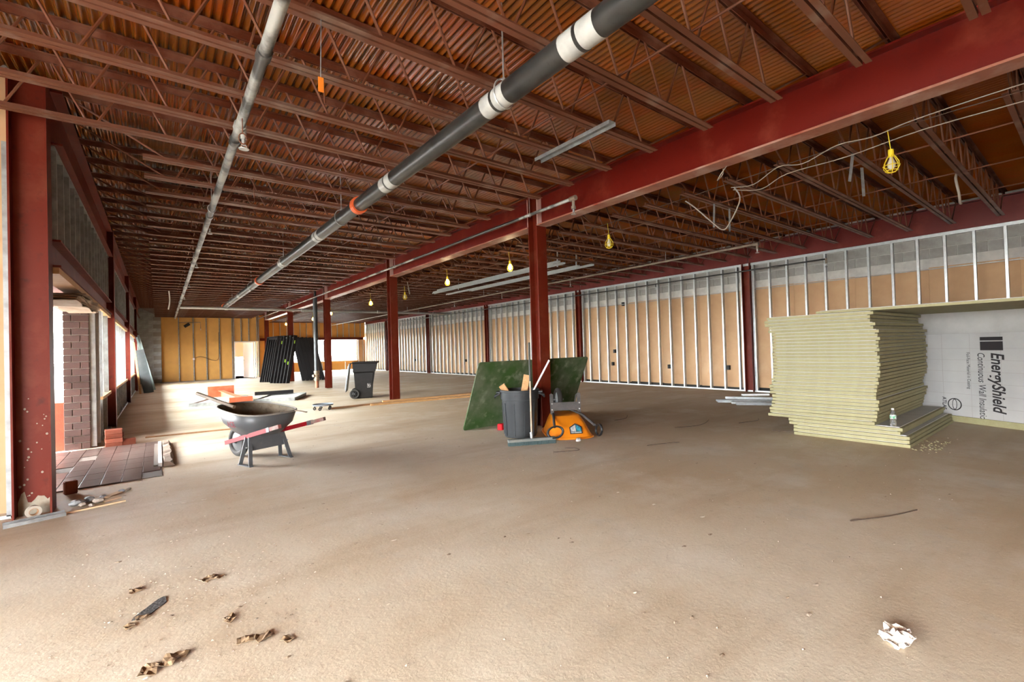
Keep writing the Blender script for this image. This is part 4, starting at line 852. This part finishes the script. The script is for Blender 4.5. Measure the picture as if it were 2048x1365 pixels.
for s in (1, -1):
    p0, p1, p2 = (0.66, 0.135*s, 0.20), (-0.52, 0.262*s, 0.47), (-0.74, 0.285*s, 0.522)
    h = MB().bar(p0, p1, 0.035, 0.05).build('handle', REDP, gw); MB().bar(p1, p2, 0.034, 0.042).build('handle_end', mat('worn_red_grip', (0.16, 0.03, 0.025), 0.6, c2=(0.16, 0.13, 0.11), scale=9), h)
    MB().bar((-0.46, 0.2555*s, 0.4563), (-0.53, 0.263*s, 0.4723), 0.04, 0.054).build('bare_patch', STEELG, h)
    for (dx, dz) in ((0.10, -1), (-0.12, 1)):
        MB().bar((0.02-dx*0.3, 0.205*s, 0.33), (0.0-dx, 0.255*s, 0.0), 0.045, 0.012, (1, 0, 0)).build('leg', STEELG, gw)
    MB().bar((-0.12, 0.255*s, 0.006), (0.14, 0.255*s, 0.006), 0.045, 0.012).build('skid', STEELG, gw)
    for zz in (0.14, 0.22): MB().tube([(-0.03, 0.215*s, zz), (-0.03, 0.265*s, zz)], 0.008, 8).build('bolt', GALV, gw)
MB().box((-0.035, -0.22, 0.17), (-0.02, 0.22, 0.33)).build('cross_brace', STEELG, gw)
for s in (1, -1): MB().bar((0.34, 0.13*s, 0.30), (0.62, 0.075*s, 0.20), 0.03, 0.02).build('axle_bracket', STEELG, gw)
wheel(gw, (0.62, 0, 0.20), 0.20, 0.10, STEELG); MB().tube([(0.62, -0.1, 0.20), (0.62, 0.1, 0.20)], 0.012, 8).build('axle', GALVD, gw)
def flank(x, z_):
    f = (z_-LY[1][3])/(LY[0][3]-LY[1][3]); cx, a, w = [LY[1][k]*(1-f)+LY[0][k]*f for k in (0, 1, 2)]; q = min(0.99, abs((x-cx)/a)); return w*(1-q**3)**(1/3)*(1-0.10*(x-cx)/a)
REDT = mat('faded_red_print', (0.16, 0.006, 0.016), 0.6); xl = 0.20
for ch in 'ACE':
    y0, y1 = flank(xl, 0.51), flank(xl-0.06, 0.51); text('lettering', ch, 0.10, REDT, gw, (xl, y0+0.012, 0.47), (PI/2+0.30, 0, PI+math.atan2(y1-y0, 0.06)*-1), 0.0, 0.9, 0.002); xl -= 0.062
shv = MB().tube([(0.75, 6.7, 0.67), (0.405, 7.35, 0.83)], 0.022, 10).build('tool_handle', mat('old_ash_handle', (0.11, 0.075, 0.045), 0.7, c2=(0.16, 0.115, 0.075), scale=6)); tag(shv, 'wooden tool handle sticking out of the grey wheelbarrow tray', 'tool handle')
hz = cable([(1.30, 6.02, 0.63), (1.36, 6.0, 0.62), (1.42, 6.0, 0.60), (1.44, 6.03, 0.595)], 0.009, 'frayed rope end hooked over the grey wheelbarrow rim', CABLE)
YELB = mat('yellow_orange_plastic', (0.66, 0.20, 0.006), 0.38, c2=(0.58, 0.175, 0.008), scale=4)
yw = thing('wheelbarrow', (4.60, 4.60, 0), (0, 0, math.radians(60)), 'overturned orange-yellow plastic wheelbarrow with its wheel in the air', 'wheelbarrow')
LYY = [(0.46, 0.48, 0.315, 0.0, 0.0), (0.46, 0.47, 0.305, 0.025, 0.025), (0.50, 0.36, 0.235, 0.2, 0.2), (0.53, 0.28, 0.185, 0.29, 0.29)]
tray(40, LYY, 4.0).build('tray', YELB, yw); MB().tube(rimpts(48, (0.46, 0.485, 0.32, 0.014, 0.014), 4.0), 0.013, 8, False).build('rolled_rim', YELB, yw)
TUBG = mat('grey_tube_steel', (0.045, 0.043, 0.042), 0.5, c2=(0.075, 0.07, 0.068), scale=9, spec=0.3)
for s in (1, -1):
    h = MB().tube([(0.92, 0.07*s, 0.40), (0.62, 0.15*s, 0.325), (0.30, 0.215*s, 0.30), (-0.08, 0.285*s, 0.20)], 0.019, 10).build('handle', TUBG, yw)
    ring = MB().ring(0.105, 0.017, (0, 0, 0), 'y', 22, 8, 1.1, 0.72).xf(Matrix.Translation((-0.20, 0.305*s, 0.15)) @ Matrix.Rotation(0.45*s+0.5, 4, 'Z') @ Matrix.Rotation(0.35, 4, 'Y')); ring.build('grip', BLACK, h)
    MB().bar((0.40, 0.205*s, 0.30), (0.42, 0.21*s, 0.60), 0.05, 0.014, (1, 0, 0)).build('leg', TUBG, yw)
    MB().tube([(0.42, 0.21*s, 0.60), (0.52, 0.20*s, 0.57), (0.60, 0.17*s, 0.34)], 0.011, 8).build('leg_stay', TUBG, yw)
    for zz in (0.37, 0.46): MB().tube([(0.385, 0.208*s, zz), (0.41, 0.208*s, zz)], 0.011, 8).build('bolt', GALV, yw)
MB().box((0.395, -0.20, 0.355), (0.41, 0.20, 0.475)).build('cross_brace', TUBG, yw)
wheel(yw, (0.88, 0.0, 0.46), 0.19, 0.09, GALVD); MB().tube([(0.88, -0.09, 0.46), (0.88, 0.09, 0.46)], 0.012, 8).build('axle', GALVD, yw)
# house-shaped sticker on the sloping rear of the tray
st = thing_s = bpy.data.objects.new('sticker', MB().extrude([(-0.09, 0), (0.09, 0), (0.09, 0.10), (0, 0.155), (-0.09, 0.10)], 'z', 0, 0.002).mesh('sticker', INK)); COL.objects.link(st); st.parent = yw
n_ = Vector((-0.29, 0, 0.17)).normalized(); yv = Vector((0.17, 0, 0.29)).normalized()*1; xv = yv.cross(n_)
sx0 = Vector((-0.01+0.055, -0.05, 0.055)); st.matrix_local = Matrix.Translation(sx0+n_*0.03) @ Matrix((xv, yv, n_)).transposed().to_4x4()
MB().extrude([(-0.075, 0.035), (0.0, 0.035), (0.0, 0.135), (-0.075, 0.092)], 'z', 0.002, 0.003).build('sticker_pale_field', mat('sticker_pale', (0.55, 0.52, 0.45), 0.5, c2=(0.2, 0.25, 0.28), scale=30), st)
MB().extrude([(0.005, 0.035), (0.075, 0.035), (0.075, 0.092), (0.005, 0.135)], 'z', 0.002, 0.003).build('sticker_blue_field', mat('sticker_blue', (0.03, 0.30, 0.42), 0.5, c2=(0.01, 0.05, 0.07), scale=25), st)
MB().extrude([(-0.075, 0.012), (0.075, 0.012), (0.075, 0.027), (-0.075, 0.027)], 'z', 0.002, 0.003).build('sticker_strip', MATS['sticker_pale'], st)
lump('plastic_wrap', mat('crumpled_wrap', (0.5, 0.48, 0.46), 0.3, c2=(0.2, 0.18, 0.17), scale=20), (4.52, 4.43, 0), 0.055, 0.3, 5, 'crumpled clear wrapper on the floor at the orange barrow rim', 'wrapper')
WIRE = mat('rusty_wire', (0.07, 0.045, 0.03), 0.7)
wires = [([(3.84, 4.20, .008), (4.0, 4.12, .008), (4.15, 4.06, .008), (4.18, 4.16, .01), (4.10, 4.26, .008)], 'hooked rusty wire on the floor in front of the orange barrow'),
         ([(4.95, 3.63, .006), (5.2, 3.55, .006), (5.4, 3.45, .006)], 'short rusty wire nearest the open floor before the foam'),
         ([(6.3, 4.1, .006), (6.6, 3.95, .006), (6.9, 3.95, .01), (7.3, 4.1, .006)], 'thin bent wire on the dusty floor mid-way to the metal pile'),
         ([(7.3, 3.6, .006), (7.7, 3.5, .006), (7.85, 3.55, .015)], 'straight wire scrap with an upturned end before the foam'),
         ([(7.0, 2.98, .006), (7.1, 2.75, .006), (7.4, 2.55, .006), (7.5, 2.5, .006)], 'bowed wire scrap beside the foam base pile'),
         ([(3.9, 1.15, .006), (4.2, 1.0, .006), (4.5, 0.9, .006)], 'curved wire lying on bare concrete below the foam stack'),
         ([(6.2, 5.2, .006), (6.5, 5.2, .006), (6.8, 5.4, .006)], 'dark smear of wire beyond the orange barrow')]
for p, l in wires: cable(p, 0.004, l, WIRE, 4, 'wire')

# ------------------------------------------------------------------ wheeled bin, lumber, dolly
bn = thing('wheeled_bin', (4.66, 13.02, 0), (0, 0, math.radians(-22)), 'black wheeled garbage bin with its lid flipped open', 'wheeled bin')
b = MB(); Ls = [(-0.20, 0.22, 0.24, 0.0), (-0.21, 0.23, 0.25, 0.02), (-0.25, 0.27, 0.29, 0.72), (-0.27, 0.33, 0.32, 0.75), (-0.28, 0.39, 0.33, 0.98), (-0.29, 0.44, 0.355, 1.0), (-0.29, 0.44, 0.355, 1.03), (-0.26, 0.36, 0.31, 1.03), (-0.19, 0.20, 0.22, 0.06)]
for (x0, x1, w, z_) in Ls: b.v += [(x0, -w, z_), (x1, -w, z_), (x1, w, z_), (x0, w, z_)]
for i in range(len(Ls)-1):
    for j in range(4): b.f.append((4*i+j, 4*i+(j+1) % 4, 4*i+4+(j+1) % 4, 4*i+4+j))
b.f += [(3, 2, 1, 0), tuple(4*(len(Ls)-1)+j for j in range(4))]; b.build('bin_body', BLACK, bn, bevel=0.006)
MB().tube([(-0.34, -0.28, 0.98), (-0.34, 0.28, 0.98)], 0.018, 10).build('handle_bar', BLACK, bn)
for s in (-1, 1):
    wheel(bn, (-0.24, 0.30*s, 0.135), 0.135, 0.06, BLACK)
    for k in range(6):
        a = 2*PI*k/6; MB().bar((-0.24+0.02*math.cos(a), 0.335*s, 0.135+0.02*math.sin(a)), (-0.24+0.08*math.cos(a), 0.335*s, 0.135+0.08*math.sin(a)), 0.014, 0.008, (0, 1, 0)).build('spoke', RUBBER, bn)
MB().tube([(-0.24, -0.3, 0.135), (-0.24, 0.3, 0.135)], 0.012, 8).build('axle', GALVD, bn)
ld = MB(); ld.v += []
ld.box((-0.012, -0.34, -0.80), (0.012, 0.34, 0.0)); lo_ = ld.build('lid', mat('lid_sheen', (0.06, 0.063, 0.068), 0.28, c2=(0.11, 0.115, 0.12), scale=5), bn, (-0.36, 0, 0.99), (0, 0.14, 0), bevel=0.008)
MB().box((-0.035, -0.29, -0.74), (-0.012, 0.29, -0.06)).build('lid_dome', MATS['lid_sheen'], lo_, bevel=0.012)
MB().box((0.10, -0.2915, 0.30), (0.2, -0.282, 0.42)).build('worn_sticker', mat('worn_sticker', (0.3, 0.29, 0.28), 0.7, c2=(0.03, 0.03, 0.03), scale=25, mix=(0.45, 0.55)), bn)
for i, (p, q, w, h, m) in enumerate([((4.06, 10.92, .02), (8.4, 10.30, .02), .09, .04, WOOD), ((3.15, 11.02, .02), (7.6, 11.30, .02), .09, .04, WOODR), ((4.4, 11.02, .062), (8.6, 10.46, .062), .09, .04, WOOD)]):
    o = MB().bar(p, q, w, h).build('lumber', m); tag(o, 'long lumber length on the floor by the second column, ' + ['front pine one', 'back one reaching the round dolly', 'pine one lying on top'][i], 'lumber', 'lumber on the floor')
dl = thing('can_dolly', (3.0, 11.08, 0), label='small round trash can dolly on casters lying on the floor', cat='dolly')
MB().lathe([(0.0, 0.10), (0.21, 0.10), (0.225, 0.105), (0.23, 0.135), (0.22, 0.135), (0.21, 0.115), (0.0, 0.113)], 28).build('platform', mat('blue_grey_plastic', (0.16, 0.18, 0.21), 0.3), dl)
for k in range(5): a = 2*PI*k/5+0.3; MB().ring(0.024, 0.013, (0.18*math.cos(a), 0.18*math.sin(a), 0.037), 'y', 14, 6).tube([(0.18*math.cos(a), 0.18*math.sin(a), 0.04), (0.18*math.cos(a), 0.18*math.sin(a), 0.1)], 0.012, 6).build('caster', RUBBER, dl)

# ------------------------------------------------------------------ steel beam piece, flat frames on the floor
REDO = mat('orange_red_primer', (0.52, 0.10, 0.04), 0.5, c2=(0.58, 0.17, 0.09), scale=4)
sb = thing('steel_beam_piece', (1.72, 13.95, 0), (0, 0, math.radians(2)), 'orange-red steel beam length with wide end plates lying on the floor', 'steel beam')
MB().extrude(Iprof(0, 0.0, 0.20, 0.16, 0.012, 0.01), 'y', 0.02, 3.5).build('i_section', REDO, sb)
MB().box((-0.27, 0.0, 0.0), (0.27, 0.02, 0.20)).build('end_plate', REDO, sb); MB().box((-0.36, 3.5, 0.0), (0.36, 3.52, 0.34)).build('end_plate', REDO, sb); MB().box((-0.27, 0, 0.2), (0.27, 0.09, 0.215)).build('end_flange', REDO, sb)
def flat_frame(loc, rot, lx, ly, label, rail):
    t = thing('metal_frame', loc, (0, 0, rot), label, 'metal frame')
    MB().box((0.03, 0.03, 0.035), (lx-0.03, ly-0.03, 0.055)).build('panel', mat('white_panel', (0.72, 0.71, 0.68), 0.5), t)
    for a, b_ in (((0, 0, 0), (lx, 0.05, 0.09)), ((0, ly-0.05, 0), (lx, ly, 0.09)), ((0, 0.05, 0), (0.05, ly-0.05, 0.08)), ((lx-0.05, 0.05, 0), (lx, ly-0.05, 0.08))): MB().box(a, b_).build('rail', rail, t)
    for a in (0, lx-0.12): MB().box((a, 0.0, -0.0), (a+0.1, ly, 0.0)).v
flat_frame((0.62, 14.65, 0.0), -0.35, 1.0, 1.7, 'white-panelled metal frame flat on the floor beyond the wheelbarrow, window side', GALVD)
flat_frame((2.06, 14.35, 0.0), -0.42, 1.05, 1.6, 'white-panelled metal frame flat on the floor with a dark rail on it', GALVD)
o = MB().box((0, 0, 0), (1.05, 0.13, 0.10)).build('dark_rail', BLACKM, None, (2.28, 15.62, 0.092), (0, 0, -0.15)); tag(o, 'dark steel rail lying across the far edge of the floor frame', 'rail')

# ------------------------------------------------------------------ black door frames leaning around the fourth column
def door_frame(bn_, bf, top_off, hgt, label, seed):
    # bn_: near leg foot, bf: far leg foot, top_off: horizontal shift of the head
    t = thing('door_frame', (bn_[0], bn_[1], 0), label=label, cat='door frame', group='black door frames leaning round the fourth column')
    nf = Vector((bf[0]-bn_[0], bf[1]-bn_[1], 0)); off = Vector((top_off[0], top_off[1], hgt)); side = off.cross(nf).normalized()
    w, th = 0.155, 0.05; ax = nf.normalized()
    def leg(p0, nm): MB().bar(tuple(p0), tuple(p0+off), w, th, tuple(ax)).build(nm, BLACKM, t)
    leg(Vector((0, 0, 0.0)), 'jamb'); leg(nf, 'jamb')
    hk = 0.985-0.034*(seed % 2); MB().bar(tuple(off*hk), tuple(nf+off*hk), w*0.98, th, tuple(off.normalized())).build('head', BLACKM, t)
    return t, off, ax
GT = mat('green_tag', (0.35, 0.62, 0.05), 0.6)
for i in range(6):
    t, off, ax = door_frame((4.06+0.098*i, 23.10-0.165*i), (3.87+0.07*i, 24.5-0.12*i), (0.33, -0.20), 2.13, 'black steel door frame leaning from the doorway side, %s from the doorway' % ordinal(i+1), i)
    for (zf, d) in ([], [(0.86, 0)], [], [(0.47, 0.0)], [(0.42, 0.0)], [(0.86, 0)])[i]:
        MB().box((-0.02, -0.004, -0.07), (0.02, 0.004, 0.07)).build('green_tag', GT, t, tuple(off*zf+Vector((0.0, -0.034, 0))), (0.05, 0.13, 0))
for i in range(6):
    door_frame((5.52+0.16*i, 23.50-0.07*i), (5.9+0.14*i, 24.6), (-0.42, 0.05), 2.10-0.01*i, 'black steel door frame leaning from the far window side, %s counted from the column' % ordinal(i+1), i)

# ------------------------------------------------------------------ boards leaning on the window wall
def lean(p, q, w, th, m, label, up):
    o = MB().bar(p, q, w, th, up).build('leaning_board', m); tag(o, label, 'board', 'boards leaning in the far window-side corner')
GG = mat('green_grey_gypsum', (0.13, 0.17, 0.16), 0.7, c2=(0.17, 0.20, 0.19), scale=3); DG = mat('charcoal_board', (0.035, 0.042, 0.045), 0.6, c2=(0.055, 0.06, 0.063), scale=4)
lean((-0.28, 22.0, 0.0), (-0.56, 22.2, 1.62), 0.30, 0.03, DG, 'wide charcoal board leaning in the corner, shortest of the three', (0, 1, 0))
lean((-0.20, 22.15, 0), (-0.62, 22.4, 2.1), 0.05, 0.12, GG, 'narrow green-grey board leaning in the corner, front one', (0, 1, 0))
lean((-0.12, 23.8, 0), (-0.62, 24.0, 2.25), 0.08, 0.14, GG, 'narrow green-grey board leaning in the corner, rear one', (0, 1, 0))
lean((-0.52, 21.7, 0), (-0.70, 21.9, 1.9), 0.06, 0.03, WOOD, 'thin pine batten leaning beside the charcoal board', (0, 1, 0))

# far partition fittings
sw = MB().box((-0.05, -0.03, -0.05), (0.05, 0.0, 0.05)).build('outlet_box', mat('pink_white_plate', (0.75, 0.62, 0.58), 0.5), None, (1.52, 29.72, 1.18), bevel=0.006); tag(sw, 'pale outlet box on a stud of the ochre partition', 'outlet box')
cable([(1.55, 29.71, 1.22), (1.8, 29.70, 1.30), (2.1, 29.70, 1.2), (2.35, 29.70, 1.08), (2.62, 29.70, 1.14), (2.66, 29.71, 1.8), (2.66, 29.71, 2.6)], 0.012, 'dark cable looping across the ochre partition', WIRE)
db = MB().box((-0.14, -0.05, -0.07), (0.14, 0.02, 0.07)).build('dark_flap', BLACK, None, (1.25, 29.785, 2.98), (0, -0.6, 0)); tag(db, 'dark torn flap hanging high on the ochre partition', 'flap')
eb = thing('elbow_pipe', (0.9, 29.71, 3.12), label='short pipe arm with drop high on the ochre partition', cat='pipe'); MB().tube([(0, 0, 0), (0.95, 0, 0.02), (0.95, 0, -0.32)], 0.016, 8).build('pipe_arm', PIPEB, eb); sprinkler(eb, (0.95, 0, -0.32))

# ------------------------------------------------------------------ litter on the open floor
def crumple(name, m, loc, s, seed, label, cat, n=9, lift=0.5):
    rnd = random.Random(seed); b = MB()
    for i in range(n):
        for j in range(n):
            u, v = i/(n-1)-0.5, j/(n-1)-0.5; b.v.append((s*u*1.2+0.08*s*(rnd.random()-0.5), s*v+0.08*s*(rnd.random()-0.5), max(0.002, lift*s*(0.22+0.25*math.sin(5.5*u+seed)*math.cos(4.1*v+seed*2)+0.28*(rnd.random()-0.4)))))
    for i in range(n-1):
        for j in range(n-1): b.f.append((i*n+j, i*n+j+1, (i+1)*n+j+1, (i+1)*n+j))
    o = b.build(name, m, None, loc, (0, 0, seed)); md = o.modifiers.new('thick', 'SOLIDIFY'); md.thickness = 0.0015; tag(o, label, cat); return o
crumple('crumpled_paper', mat('white_tissue', (0.80, 0.77, 0.70), 0.8), (2.50, 0.585, 0), 0.10, 3, 'crumpled white paper wad alone on the foreground concrete', 'paper', 9, 0.8)
crumple('crumpled_paper', mat('white_tissue', (0.80, 0.77, 0.70), 0.8), (2.575, 0.60, 0), 0.075, 8, 'smaller folded piece of the white paper litter beside the wad', 'paper', 8, 0.8)
LEAF = mat('dry_leaf', (0.26, 0.17, 0.09), 0.8, c2=(0.14, 0.09, 0.05), scale=20)
LN = ['largest, out beyond the dark patch', 'small one next to the largest', 'pale one between patch and column', 'tiny one touching the pale one', 'far one of a pair toward the wheelbarrow', 'near one of a pair toward the wheelbarrow', 'middle of the bottom cluster', 'inner end of the bottom cluster', 'outer end of the bottom cluster', 'lone one short of the largest', 'farthest, toward the rubble heap', 'just past the dark patch', 'just short of the dark patch']
lv = [(0.372, 2.44, .075), (0.455, 2.345, .055), (0.268, 2.737, .05), (0.262, 2.70, .045), (0.212, 3.279, .07), (0.255, 3.27, .07), (0.02, 2.52, .08), (0.06, 2.54, .06), (-0.05, 2.50, .08), (0.30, 2.47, .07), (-0.12, 3.40, .07), (-0.08, 3.03, .06), (-0.13, 2.97, .05)]
for i, (x, y, s) in enumerate(lv): crumple('dry_leaf', LEAF, (x, y, 0), s*0.8, i*1.7+0.3, 'curled dry leaf scrap on the floor, ' + LN[i], 'leaf', 5, 0.45)
for o in [o for o in bpy.data.objects if o.name.startswith('dry_leaf')]:
    o['group'] = 'dry leaf scraps in the foreground'
pt = MB(); ring_ = [(0.10*math.cos(t)*(1+0.25*math.sin(3*t)), 0.045*math.sin(t)*(1+0.3*math.cos(2*t))) for t in [2*PI*i/16 for i in range(16)]]
pt.extrude(ring_, 'z', 0.0, 0.003); o = pt.build('dark_patch', mat('charcoal_patch', (0.06, 0.06, 0.06), 0.9, bump=0.5), None, (-0.042, 3.108, 0.0), (0, 0, 0.95)); tag(o, 'dark grey flake of patching stuck to the foreground floor', 'patch')
b = MB(); rnd = random.Random(3)
for i in range(900):
    r = rnd.random(); x, y = rnd.uniform(-0.5, 8), rnd.uniform(0.5, 9)
    if i % 3 == 0: x, y = rnd.gauss(0.15, 0.35), rnd.gauss(2.9, 0.6)
    if x < -0.6: continue
    s = rnd.uniform(0.0025, 0.008); b.v += [(x-s, y-s*.6, 0), (x+s, y-s*.4, 0), (x+s*.2, y+s, 0), (x, y, s*0.9)]; n = len(b.v)-4; b.f += [(n, n+1, n+3), (n+1, n+2, n+3), (n+2, n, n+3)]
o = b.build('floor_crumbs', mat('crumb', (0.18, 0.13, 0.09), 0.95, c2=(0.45, 0.40, 0.33), scale=3)); tag(o, 'tiny dirt and mortar crumbs scattered over the concrete floor', 'crumbs', kind='stuff')
b = MB()
for i in range(150):
    x, y = rnd.uniform(-0.4, 6.5), rnd.uniform(0.8, 6.2); s = rnd.uniform(0.008, 0.022); a = rnd.uniform(0, PI); n = len(b.v)
    for k in range(6): t = a+2*PI*k/6; q = s*rnd.uniform(0.5, 1.1); b.v.append((x+q*math.cos(t)*1.4, y+q*math.sin(t)*0.7, 0.0005+0.004*rnd.random()))
    b.v.append((x, y, 0.006)); b.f += [(n+k, n+(k+1) % 6, n+6) for k in range(6)]
o = b.build('floor_flakes', mat('flake', (0.30, 0.23, 0.16), 0.95, c2=(0.55, 0.48, 0.38), scale=1.5, mix=(0.45, 0.55))); tag(o, 'thin spalled concrete flakes scattered over the open floor', 'flakes', kind='stuff')
b = MB()
for i in range(60):
    x, y = 7.0+rnd.uniform(-.15, .7), 1.36+rnd.uniform(-.18, .06); s = rnd.uniform(0.008, 0.022); b.v += [(x-s, y-s*.6, 0), (x+s, y-s*.4, 0), (x+s*.2, y+s, 0), (x, y, s*0.6)]; n = len(b.v)-4; b.f += [(n, n+1, n+3), (n+1, n+2, n+3), (n+2, n, n+3)]
o = b.build('foam_crumbs', FOAM); tag(o, 'broken foam crumbs at the foot of the foam base pile', 'crumbs', kind='stuff')
